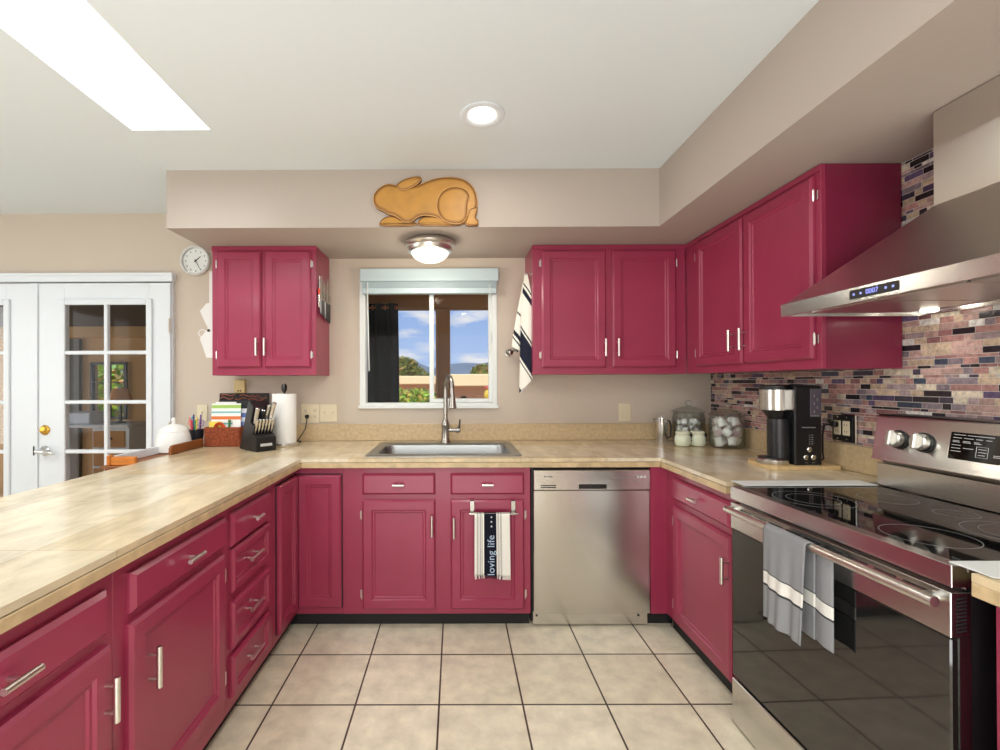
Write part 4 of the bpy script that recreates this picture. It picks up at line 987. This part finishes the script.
def mint(x, y, label):
    j = thing('clip_jar', label, 'jar', (x, y, .916), 0, 'small pale clip jars'); c = (x, y, .9158)
    part(MB().lathe([(.034, .0), (.042, .006), (.047, .022), (.047, .045), (.043, .062), (.038, .070), (.040, .074)], c, 32), 'body', M['mint'], j, True)
    part(MB().lathe([(.041, .0745), (.041, .080), (.0412, .080), (.0412, .0745)], c, 32, caps=False), 'rubber_seal', M['cream'], j, True)
    part(MB().lathe([(.042, .0805), (.042, .088), (.034, .094), (.0005, .096)], c, 32), 'lid', M['mint'], j, True)
    b = MB(); b.tube([(x + .043, y - .006, .9158 + .088), (x + .054, y - .006, .9158 + .078), (x + .053, y - .006, .9158 + .055), (x + .047, y - .006, .9158 + .045)], .0028, 8); b.box(x + .044, x + .056, y - .014, y + .002, .9158 + .060, .9158 + .074, .002); b.box(x + .046, x + .054, y - .012, y, .9158 + .030, .9158 + .042, .002)
    part(b, 'clasp', M['darkmetal'], j, True); return j
mint(1.428, 2.855, 'pale green clip jar beside the steel canister'); mint(1.524, 2.862, 'pale green clip jar in front of the tall glass jar')
def gjar(x, y, r, h, label):
    j = thing('glass_jar', label, 'jar', (x, y, .916), 0, 'lidded glass jars'); c = (x, y, .9158); e = .0035
    part(MB().lathe([(r * .82, .0), (r * .95, .006), (r, .022), (r, h - .03), (r * .93, h - .008), (r * .95, h), (r * .95 - e, h), (r * .93 - e, h - .008), (r - e, h - .03), (r - e, .024), (r * .95 - e, .010), (.0005, .008)], c, 40), 'body', M['jar'], j, True, ang=60)
    part(MB().lathe([(r * .80, h - .004), (r * 1.06, h + .002), (r * 1.08, h + .007), (r * .8, h + .022), (r * .4, h + .036), (r * .16, h + .042), (.012, h + .046), (.020, h + .058), (.021, h + .068), (.014, h + .078), (.0005, h + .080)], c, 40), 'lid', M['jar'], j, True, ang=60)
    return j
gjar(1.556, 3.03, .100, .200, 'taller lidded glass jar of small white cups against the back wall')
gjar(1.668, 2.79, .098, .196, 'lidded glass jar of coffee pods in front of the mosaic')
# pods and packets
pod = thing('coffee_pod', 'white coffee pod inside the lidded glass jar by the mosaic', 'coffee pod', (0, 0, 0), 0, 'coffee pods in the glass jar')
part(MB().lathe([(.0175, -.020), (.019, -.019), (.0225, .018), (.0225, .020)], (0, 0, 0), 20), 'cup', M['ceramic'], pod)
part(MB().lathe([(.0255, .0202), (.0258, .0225), (.0225, .0235), (.0005, .0235)], (0, 0, 0), 20), 'foil_lid', mat('pink and white foil', (226, 205, 206), .35), pod)
rp_ = random.Random(4); first = True
spots = [(.053 * math.cos(q * PI / 2 + lv), .053 * math.sin(q * PI / 2 + lv), .0395 + lv * .060) for lv in range(3) for q in range(4)]
for i, (dx, dy, dz) in enumerate(spots):
    o = pod if i == 0 else dup(pod, (0, 0, 0)); o.scale = (1.15, 1.15, 1.15)
    o.location = (1.668 + dx, 2.79 + dy, .9158 + dz); o.rotation_euler = (rp_.choice((.3, 1.2, 2.2, 2.8)), rp_.uniform(-.5, .5), rp_.uniform(0, 6.28))
pk = thing('creamer_cup', 'small white cup inside the taller glass jar', 'creamer', (0, 0, 0), 0, 'small white cups in the taller glass jar')
part(MB().lathe([(.012, -.014), (.014, -.0135), (.019, .012), (.019, .014)], (0, 0, 0), 12), 'cup', M['paper'], pk)
part(MB().lathe([(.023, .0142), (.023, .0155), (.0005, .016)], (0, 0, 0), 16), 'foil_lid', mat('silver foil', (190, 190, 192), .3, .8), pk)
k = 0
for lev, rr_ in ((.038, .060), (.088, .060), (.138, .058)):
    for q in range(6):
        a = q * PI / 3 + lev * 20; o = pk if k == 0 else dup(pk, (0, 0, 0)); k += 1
        o.location = (1.556 + rr_ * math.cos(a), 3.03 + rr_ * math.sin(a), .9158 + lev); o.rotation_euler = (rp_.uniform(0, 3), rp_.uniform(-.8, .8), rp_.uniform(0, 6))

# ------------------------------------------------------------------ left end of the counter
# paper towels
pt = thing('paper_towel_holder', 'steel paper towel stand left of the double outlet', 'paper towel holder', (-1.106, 2.93, .916)); c = (-1.106, 2.93, .9158)
part(MB().lathe([(.082, 0), (.084, .004), (.084, .018), (.078, .022), (.0005, .022)], c, 40), 'base', M['chrome'], pt, True)
part(MB().lathe([(.007, .022), (.007, .345), (.012, .348), (.018, .365), (.018, .385), (.012, .398), (.0005, .402)], c, 20), 'post', M['darkmetal'], pt, True)
b = MB(); b.lathe([(.019, .0225), (.073, .0225), (.074, .026), (.074, .332), (.073, .335), (.019, .335)], c, 48, caps=False); b.lathe([(.019, .335), (.019, .0225)], c, 24, caps=False)
solo(b, 'paper_towel_roll', 'white paper towel roll standing on the steel stand', 'paper towels', M['paper'], (-1.106, 2.93, .9385))
# knife block
kb = thing('knife_block', 'black slanted knife block with a row of steak knives', 'knife block', (-1.222, 2.775, .916), math.radians(50))
part(MB().prism([(.015, .0002), (.085, .0002), (.090, .012), (-.018, .292), (-.040, .296), (-.088, .262)], 'x', -.058, .058, .004, 1, .004), 'slanted_back_slab', M['black'], kb)
part(MB().prism([(-.058, .0002), (.0145, .0002), (-.052, .172), (-.108, .150), (-.058, .03)], 'x', -.062, .062, .003, 1, .003), 'middle_block', M['black'], kb)
b = MB(); b.prism([(-.128, .0002), (-.0585, .0002), (-.0585, .105), (-.100, .100), (-.128, .084)], 'x', -.062, .062, .003, 1, .003)
part(b, 'steak_knife_shelf', M['black'], kb)
part(MB().box(-.036, .036, -.1292, -.1278, .030, .046), 'label_plate', mat('pale label', (196, 198, 200), .4), kb, label='pale blank label strip')
FR_kb = FR[kb.name]
def knife(label, lx, ly, lz, dirv, ln, rad, mm, grp, two=True):
    p = FR_kb @ Vector((lx, ly, lz)); d = (FR_kb.to_3x3() @ Vector(dirv)).normalized(); t = thing('steak_knife' if grp.startswith('steak') else 'kitchen_knife', label, 'knife', p, 0, grp)
    u = p + d * .005
    b = MB(); b.tube([u, u + d * ln * .3, u + d * ln * .75, u + d * ln], [rad * .85, rad * 1.05, rad, rad * 1.1], 10); part(b, 'knife_handle', M[mm], t, True)
    b = MB(); b.tube([u + d * ln, u + d * (ln + .004)], [rad * 1.1, rad * .7], 10); part(b, 'pommel', M['chrome'], t, True)
dv = (0, -.40, .92)
STK = ['steak knife at the left end of the low row in the black block', 'second steak knife from the left in the low row', 'third steak knife from the left in the low row', 'third steak knife from the right in the low row', 'second steak knife from the right in the low row', 'steak knife at the right end of the low row in the block']
for i in range(6): knife(STK[i], -.049 + i * .0196, -.0815, .1025, dv, .088, .0075, 'nickel', 'steak knives in the knife block')
for i, (lx, ly, lz, ln, rd, mm, lab) in enumerate(((-.044, -.080, .162, .095, .012, 'nickel', 'large steel handled knife at the left of the knife block'), (-.008, -.078, .163, .08, .011, 'black', 'black handled knife in the middle of the knife block'), (.040, -.082, .161, .125, .012, 'nickel', 'large steel handled knife at the right of the knife block'), (.020, -.066, .167, .105, .010, 'nickel', 'steel handled knife behind the large right one'), (-.028, -.064, .168, .06, .010, 'black', 'short black handled knife at the back of the knife block'))):
    knife(lab, lx, ly, lz, (0.10 if lx > .01 else 0, -.34, .94), ln, rd, mm, 'large knives in the knife block')
# basket and what stands in it
bk = thing('wicker_basket', 'reddish brown wicker basket full of cards and papers', 'basket', (-1.49, 2.955, .916))
x0, x1, y0, y1 = -1.603, -1.372, 2.885, 3.035
def rr2(i, z): return rrect(x0 + i, x1 - i, y0 + i, y1 - i, .015, z, 3)
b = MB(); b.rings([rr2(.008, .9158), rr2(0, .93), rr2(-.002, 1.030), rr2(-.004, 1.036), rr2(.004, 1.040), rr2(.010, 1.034), rr2(.012, .925)], True, True)
part(b, 'basket', M['wicker'], bk, True)
b = MB()
for z in [.922 + k * .0115 for k in range(10)]: b.tube([Vector(p) for p in rrect(x0 - .002, x1 + .002, y0 - .002, y1 + .002, .016, z, 3)] + [Vector((x1 + .002, y0 + .014, z))], .0042, 6)
part(b, 'woven_rows', M['wicker'], bk, True)
def card(nm, label, cat, x0, x1, y, z0, z1, tilt, cols, t=.002):
    b = MB(); n = len(cols)
    for k, c in enumerate(cols):
        a, e = k / n, (k + 1) / n; zz0, zz1 = z0 + (z1 - z0) * a, z0 + (z1 - z0) * e; b.col = c4(c)
        ya, yb = y + tilt * a, y + tilt * e
        b.add([(x0, ya, zz0), (x1, ya, zz0), (x1, yb, zz1), (x0, yb, zz1), (x0, ya + t, zz0), (x1, ya + t, zz0), (x1, yb + t, zz1), (x0, yb + t, zz1)], [(0, 1, 2, 3), (7, 6, 5, 4), (0, 4, 5, 1), (3, 2, 6, 7), (0, 3, 7, 4), (1, 5, 6, 2)])
    return solo(b, nm, label, cat, M['col'], ((x0 + x1) / 2, y, z0))
W3, TE, ORr, GR, YE = (240, 240, 236), (120, 190, 196), (226, 120, 60), (160, 200, 96), (236, 206, 120)
card('greeting_card', 'white card with green, orange and teal stripes in the wicker basket', 'card', -1.574, -1.385, 2.912, .93, 1.190, .016, [W3] * 6 + [YE, W3, YE, W3, W3, W3, TE, W3, W3, ORr, ORr, W3, W3, TE, W3, W3, GR, GR, W3])
card('paper_folder', 'black folder standing behind the striped card', 'folder', -1.56, -1.345, 2.955, .93, 1.205, .03, [(24, 25, 30)])
card('paper_sheet', 'white paper sheet sticking out between card and black folder', 'paper', -1.565, -1.43, 2.938, .93, 1.198, .02, [(240, 240, 238)])
card('booklet', 'blue and white booklet at the right side of the basket', 'booklet', -1.40, -1.378 + .05, 2.95 - .012, 1.042, 1.155, .008, [(120, 140, 190), (220, 226, 236), (90, 116, 180), (226, 228, 236)])
card('envelope', 'white envelope leaning at the right front of the basket', 'envelope', -1.43, -1.378, 2.900, .93, 1.085, .008, [(244, 243, 240)])
card('sticky_pad', 'yellow and pink note pad at the left front of the basket', 'note pad', -1.580, -1.50, 2.899, .93, 1.075, .006, [(200, 170, 60), (232, 196, 60), (220, 90, 110), (240, 214, 90)])
b = MB(); b.lathe([(.034, -.008), (.036, -.004), (.036, .004), (.034, .008), (.020, .008), (.020, -.008)], (-1.505, 2.91 - .018, 1.035), 28, 'y', caps=False); solo(b, 'ribbon_spool', 'orange spool lying on the basket rim in front of the card', 'spool', mat('orange ribbon', (228, 96, 50), .5), (-1.505, 2.892, 1.0))
b = MB(); b.tube([(-1.452, 2.905, .95), (-1.448, 2.900, 1.06), (-1.445, 2.898, 1.085)], [.007, .007, .010], 10); solo(b, 'glue_stick', 'small green tube standing among papers in the basket', 'glue stick', mat('green plastic', (70, 140, 84), .4), (-1.45, 2.905, .95))
b = MB(); b.T = Matrix.Translation((-1.475, 3.135, .9165)) @ Matrix.Rotation(-.10, 4, 'X')
b.box(-.172, .172, -.006, .006, 0, .335, .003); tr = thing('serving_tray', 'dark tray with reddish swirls leaning against the wall behind the basket', 'tray', (-1.475, 3.135, .9165))
part(b, 'board', mat('dark lacquer', (44, 40, 44), .2), tr, True)
b = MB(); b.T = Matrix.Translation((-1.475, 3.135, .9165)) @ Matrix.Rotation(-.10, 4, 'X')
for (xx, zz, ln, am) in ((-.16, .322, .10, .004), (-.165, .300, .09, .008), (-.03, .318, .10, .006), (.07, .306, .09, .01), (-.06, .296, .08, -.006), (.03, .290, .11, .006)):
    b.tube([(xx + ln * k / 8, -.0062, zz + am * math.sin(k * .8)) for k in range(9)], .0042, 6)
part(b, 'painted_swirls', mat('brick red lacquer', (150, 84, 66), .3), tr, True)
# sideboard behind the peninsula with crock and pen cup
sb = thing('sideboard', 'oak sideboard standing behind the peninsula near the french doors', 'sideboard', (-1.72, 2.7, 0))
part(MB().box(-1.80, -1.645, 2.32, 3.14, .04, .885, .003), 'body', M['oak'], sb, True); part(MB().box(-1.81, -1.632, 2.30, 3.15, .8855, .900, .004), 'top', M['brownwood'], sb, True)
b = MB(); b.box(-1.765, -1.640, 2.315, 2.338, .9005, .945, .004).box(-1.785, -1.765, 2.312, 2.342, .9005, .952, .004); part(b, 'end_rail', M['oak'], sb, True)
part(MB().box(-1.785, -1.772, 2.345, 3.10, .9005, .945, .003), 'side_rail', M['white'], sb, True)
for x in (-1.78, -1.665):
    for y in (2.34, 3.12): part(MB().box(x - .018, x + .018, y - .018, y + .018, .0005, .04), 'foot', M['brownwood'], sb, True)
solo(MB().prism([(2.56, .9157), (2.562, .952), (2.575, .966), (2.60, .968), (2.89, .968), (2.89, .9157)], 'x', -1.624, -1.606, .003, 1, .003), 'wooden_ledge_board', 'low brown wooden board along the counter edge before the crock', 'board', M['brownwood'], (-1.615, 2.72, .9157))
cr_ = thing('ceramic_crock', 'white lidded ceramic crock beside the pen cup', 'crock', (-1.735, 2.79, .901)); c = (-1.735, 2.79, .9005)
part(MB().lathe([(.085, 0), (.096, .006), (.098, .03), (.093, .085), (.085, .115), (.081, .122)], c, 40), 'body', M['ceramic'], cr_, True)
part(MB().lathe([(.081, .1225), (.082, .127), (.074, .144), (.052, .160), (.022, .169), (.012, .171), (.011, .186), (.014, .198), (.009, .208), (.0005, .210)], c, 40), 'lid', M['ceramic'], cr_, True)
pc = thing('pen_cup', 'black mesh cup crammed with coloured pens', 'pen cup', (-1.69, 2.955, .901)); c = (-1.69, 2.955, .9005)
part(MB().lathe([(.036, 0), (.045, .118), (.047, .120), (.044, .120), (.035, .004), (.0005, .004)], c, 28), 'cup', mat('dark mesh', (40, 42, 50), .4, .3), pc, True)
pens = [((230, 120, 130), -.024, -.012, -.03, 'pink'), ((40, 50, 120), -.004, -.02, -.006, 'dark blue'), ((60, 150, 80), .004, -.026, .004, 'green'), ((230, 200, 70), .012, -.024, .012, 'yellow'), ((130, 90, 160), .024, -.014, .03, 'purple'), ((210, 60, 60), -.012, -.022, -.016, 'red'), ((90, 170, 190), -.020, .004, -.024, 'teal'), ((224, 222, 216), .02, .008, .024, 'white')]
for i, (c_, dx, dy, lean, nm) in enumerate(pens):
    t = thing('pen', nm + ' pen standing in the black mesh cup', 'pen', (c[0] + dx * .7, c[1] + dy * .7, .906), 0, 'pens in the mesh cup'); mm = mat(nm + ' pen plastic', c_, .4)
    p0 = Vector((c[0] + dx * .7, c[1] + dy * .7, .9065)); p1 = p0 + Vector((dx * .3 + lean * .35, dy * .25, .172 + .02 * math.sin(i * 2.1)))
    part(MB().tube([p0, p1], .0042, 8), 'barrel', mm, t, True); part(MB().tube([p1, p1 + (p1 - p0).normalized() * .022], [.0052, .0046], 8), 'cap', mm, t, True)
for i, (dx, nm, cc_) in enumerate(((-.028, 'orange', (236, 130, 100)), (.026, 'lilac', (150, 120, 190)))):
    t = thing('scissors', 'pair of scissors with ' + nm + ' ring handles in the pen cup', 'scissors', (c[0] + dx, c[1], .93)); b = MB()
    for s in (-1, 1): b.tube([(c[0] + dx + s * .012 + .014 * math.cos(a * PI / 8), c[1] - .006 * s, 1.062 + .020 * math.sin(a * PI / 8)) for a in range(17)], .003, 6)
    part(b, 'ring_handles', mat(nm + ' handle', cc_, .4), t, True); part(MB().tube([(c[0] + dx * .6, c[1], .93), (c[0] + dx, c[1], 1.045)], [.003, .006], 6), 'blades', M['steel'], t, True)

# ------------------------------------------------------------------ outside: patio, porch, garden
struct(MB().box(-60, 60, YW + .14, 80, -.25, -.08), 'ground', M['ground'])
struct(MB().box(-7, 3.5, YW + .131, 5.5, -.06, -.01), 'patio_floor', M['ground'])
struct(MB().box(-7, 3.5, YW + .131, 5.5, 2.32, 2.40), 'patio_ceiling', M['patioc'])
struct(MB().box(-1.3, 3.5, 5.18, 5.36, 2.170, 2.3195), 'patio_beam', M['patio'])
struct(MB().box(-.196, -.058, 5.20, 5.335, -.009, 2.1695, .004), 'patio_post', M['patio'])
struct(MB().box(-.225, -.197, 5.22, 5.32, -.009, 2.1695, .003), 'patio_post_lit_edge', M['stucco'])  # paler strip standing in for the sunlit side of the post
rd = thing('curtain_rod', 'copper curtain rod on the patio beam outside the window', 'curtain rod', (-.9, 5.06, 2.158))
part(MB().cyl((-1.28, 5.06, 2.158), (-.675, 5.06, 2.158), .011, n=10), 'rod', M['copper'], rd, True)
part(MB().lathe([(.012, 0), (.022, .006), (.024, .018), (.016, .03), (.0005, .036)], (-.675, 5.06, 2.158), 14, 'x'), 'finial', M['copper'], rd, True)
for x in (-1.2, -.72): part(MB().box(x - .008, x + .008, 5.06, 5.18, 2.172, 2.186), 'bracket', M['copper'], rd, True)
ct_ = thing('patio_curtain', 'black grommet curtain hanging on the patio outside the window', 'curtain', (-.9, 5.06, .02))
b = MB(); b.grid(lambda u, v: (-1.24 + .60 * u + .01 * math.sin(v * 3), 5.06 + .045 * math.sin(u * 8.5 * PI) * (.75 + .25 * v) + (.03 if v < 0 else 0), 2.205 - 2.18 * v), 120, 12); part(b, 'cloth', M['curtain'], ct_, True, ang=180, solid=.004, flip=False)
for k in range(8):
    x = -1.24 + .60 * (k + .5) / 8.5; part(MB().lathe([(.030, -.004), (.030, .004), (.020, .004), (.020, -.004)], (x, 5.06, 2.158), 16, 'x', caps=False), 'grommet', M['copper'], ct_, True)
solo(MB().lathe([(.05, 0), (.05, -.012), (.035, -.02), (.0005, -.02)], (.33, 4.75, 2.3195), 18), 'porch_light', 'small lit round light on the patio ceiling', 'porch light', M['lampglow'], (.33, 4.75, 2.31))
# leaves
def leaves(n, ellipsoids, size, cols, seed, lit=None):
    r = random.Random(seed); b = MB()
    tot = sum(e[3] * e[4] * e[5] for e in ellipsoids)
    for e in ellipsoids:
        for _ in range(int(n * e[3] * e[4] * e[5] / tot)):
            while True:
                p = Vector((r.uniform(-1, 1), r.uniform(-1, 1), r.uniform(-1, 1)))
                if .35 < p.length < 1: break
            c = Vector((e[0] + p.x * e[3], e[1] + p.y * e[4], e[2] + p.z * e[5])); s = size * r.uniform(.6, 1.3)
            u = Vector((r.uniform(-1, 1), r.uniform(-1, 1), r.uniform(-1, 1))).normalized(); w = u.orthogonal().normalized(); u *= s; w *= s * .45
            b.col = c4(tuple(max(0, min(255, q * r.uniform(.75, 1.15))) for q in r.choice(cols)))
            b.add([c - u, c - w * 1, c + u, c + w], [(0, 1, 2, 3)])
    return b
YG = [(196, 204, 60), (168, 186, 50), (140, 168, 46), (208, 206, 90)]
def bush(nm, label, cat, ell, n, size, cols, seed, trunk=None):
    t = thing(nm, label, cat, (ell[0][0], ell[0][1], -.08))
    part(leaves(n, ell, size, cols, seed), 'foliage', M['leaf'], t, True, flip=False)
    b = MB()
    for e in ell: b.tube([(e[0], e[1], -.08), (e[0] + .05, e[1], (e[2]) * .6), (e[0], e[1], e[2] + e[5] * .5)], [trunk or .05, (trunk or .05) * .8, .02], 8)
    part(b, 'stems', M['bark'], t, True); return t
bush('hedge', 'yellow green clipped hedge outside the kitchen window', 'hedge', [(-1.63 + k * .29, 8.0, .72, .34, .5, .52) for k in range(5)], 5200, .055, YG, 1)
bush('shrub', 'small yellow green shrub right of the patio post', 'shrub', [(.13, 8.1, .62, .14, .3, .40)], 900, .05, YG, 2)
bush('shrub', 'yellow green bush outside the porch window', 'shrub', [(-5.4, 7.4, 1.0, .9, .5, 1.1), (-6.3, 7.5, 1.0, .9, .5, 1.2), (-4.6, 7.4, .9, .7, .5, 1.1)], 6000, .07, YG + [(220, 214, 130)], 3)
OG = [(160, 148, 60), (124, 122, 48), (182, 166, 84), (104, 106, 44)]
bush('garden_tree', 'olive green tree beside the black curtain beyond the garden wall', 'tree', [(-1.95, 18.0, 1.70, .55, .6, .65), (-1.45, 18.0, 1.45, .45, .5, .45), (-2.35, 18.1, 1.45, .45, .5, .6)], 3600, .10, OG, 5, .1)
bush('garden_tree', 'low olive green tree at the right edge of the window view', 'tree', [(1.85, 30, 1.8, .85, .8, .75), (1.3, 30, 1.5, .5, .6, .45), (2.5, 30.2, 1.5, .6, .6, .5)], 2600, .15, OG, 6, .12)
nh = thing('neighbor_house', 'low tan house with cream parapet beyond the hedge', 'house', (0, 13, -.08))
part(MB().box(-6, -.15, 12.4, 16, -.08, 1.27), 'wall', M['stucco'], nh, True); part(MB().box(-6.1, -.14, 12.2, 16.1, 1.27, 1.50, .02), 'parapet', M['coping'], nh, True)
part(MB().box(-.13, 5, 11.9, 16, -.08, 1.22), 'wall', M['stucco'], nh, True); part(MB().box(-.14, 5.1, 11.5, 16.1, 1.22, 1.53, .02), 'parapet', M['coping'], nh, True)
f_ = part(MB().box(.14, .30, 11.87, 11.899, .62, .97, .01), 'window', M['patio'], nh, True); part(MB().box(.16, .28, 11.862, 11.869, .64, .95), 'pane', M['blackglass'], f_, True)
b = MB()
for q in ((.42, .44, -.08, .98), (.78, .80, -.08, .98), (.42, .80, .95, .98)): b.box(q[0], q[1], 11.5, 11.53, q[2], q[3])
solo(b, 'garden_gate_frame', 'thin brown rectangular frame against the tan house wall', 'gate', M['patio'], (.6, 11.5, -.08))
go = thing('garden_ornament', 'yellow oval garden ornament with red top at the right edge of the window', 'ornament', (.715, 9.9, -.08))
part(MB().cyl((.715, 9.9, -.08), (.715, 9.9, .9), .02, n=8), 'stake', M['bark'], go, True)
part(MB().lathe([(.0005, -.16), (.05, -.13), (.085, -.04), (.09, .02), (.06, .10), (.03, .13)], (.715, 9.9, 1.05), 20), 'yellow_body', mat('yellow glaze', (232, 196, 70), .4), go, True)
part(MB().lathe([(.03, .13), (.10, .135), (.09, .17), (.0005, .20)], (.715, 9.9, 1.05), 20), 'red_cap', mat('red glaze', (204, 70, 44), .4), go, True)
# hills
r = random.Random(9); n = 60
ridge = [(-160 + 400 * k / n, 16 + 3.0 * math.sin(k * .45 + .6) + 2.2 * math.sin(k * 1.1) + r.uniform(-.8, .8)) for k in range(n + 1)]
b = MB(); b.rings([[(x, 290, -1) for x, h in ridge], [(x, 320, max(2, h)) for x, h in ridge], [(x, 370, -1) for x, h in ridge]], False, False, False); struct(b, 'hills', M['hill'], ang=80)

# porch room behind the french doors
light('porch_fill_light', 'AREA', (-6.8, 4.4, 1.2), (math.radians(90), 0, math.radians(-90)), 40, 1.6, 1.2, (1, .95, .85))  # unseen fill, added to brighten the porch room
b = MB(); b.box(-1.40, -1.30, YW + .132, 5.5, -.009, 2.319); struct(b, 'porch_partition', M['dim'])
b = MB()
for q in ((-7, -4.42, -.009, 2.319), (-3.98, -1.40, -.009, 2.319), (-4.42, -3.98, -.009, .89), (-4.42, -3.98, 1.58, 2.319)): b.box(q[0], q[1], 5.5, 5.6, q[2], q[3])
struct(b, 'porch_wall', M['dim'])
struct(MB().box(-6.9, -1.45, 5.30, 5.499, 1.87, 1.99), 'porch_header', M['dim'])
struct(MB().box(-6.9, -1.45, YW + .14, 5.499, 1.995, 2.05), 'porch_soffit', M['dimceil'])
b = MB()
for q in ((-4.42, -4.39, .89, 1.58), (-4.01, -3.98, .89, 1.58), (-4.42, -3.98, .89, .92), (-4.42, -3.98, 1.55, 1.58), (-4.205, -4.19, .92, 1.55), (-4.39, -4.01, 1.33, 1.345), (-4.39, -4.01, 1.10, 1.115)): b.box(q[0], q[1], 5.47, 5.52, q[2], q[3])
struct(b, 'window_2', M['dimdoor'])
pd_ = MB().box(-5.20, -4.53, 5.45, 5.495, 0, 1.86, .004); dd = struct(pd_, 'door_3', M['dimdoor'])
part(MB().lathe([(.03, 0), (.03, -.02), (.012, -.03), (.024, -.05), (.024, -.07), (.0005, -.08)], (-4.60, 5.45, .74), 16, 'y'), 'door_knob', M['black'], dd); part(MB().lathe([(.03, 0), (.03, -.02), (.0005, -.024)], (-4.60, 5.45, .90), 16, 'y'), 'deadbolt', M['black'], dd)
dk = thing('desk', 'white desk with tan drawers seen through the french door', 'desk', (-3.75, 4.8, 0))
part(MB().box(-4.30, -3.33, 4.60, 5.10, .87, .90, .004), 'desk_top', M['white'], dk, True)
part(MB().box(-3.72, -3.36, 4.64, 5.08, .04, .869, .003), 'drawer_unit', M['white'], dk, True)
for k in range(4):
    z = .10 + k * .19; q = part(MB().box(-3.70, -3.38, 4.622, 4.641, z, z + .165, .003), 'drawer', mat('tan drawer front', (190, 140, 86), .5) if k == 0 else bpy.data.materials['tan drawer front'], dk, True); part(MB().box(-3.58, -3.50, 4.608, 4.6225, z + .08, z + .10, .002), 'drawer_pull', M['darkmetal'], q, True)
part(MB().box(-4.28, -4.24, 4.64, 5.08, 0, .869, .003), 'desk_leg', M['white'], dk, True); part(MB().box(-3.36, -3.33, 4.62, 5.08, 0, .869, .003), 'desk_leg', M['white'], dk, True)
ml = thing('table_lamp', 'table lamp with tan cone shade on the white desk', 'lamp', (-3.55, 4.8, .90)); c = (-3.55, 4.8, .9003)
part(MB().lathe([(.06, 0), (.06, .012), (.015, .02), (.012, .22), (.0005, .22)], c, 20), 'base', M['darkmetal'], ml, True); part(MB().lathe([(.12, .20), (.07, .37), (.066, .37), (.116, .20)], c, 28, caps=False), 'lamp_shade', M['shade'], ml, True)
solo(MB().box(-4.1, -3.8, 4.7, 5.0, .9006, 1.02, .01), 'printer', 'white box shaped printer on the desk behind the french door', 'printer', M['white'], (-3.95, 4.85, .9006))
cv = MB(); cv.grid(lambda u, v: (-3.55 + .45 * u, 5.42 + .03 * math.sin(u * 20), 1.86 - 1.84 * v), 40, 4); solo(cv, 'porch_curtain', 'dark grey curtain at the right side seen through the french door', 'curtain', M['dimceil'], (-3.3, 5.42, .02), solid=.004, flip=False)
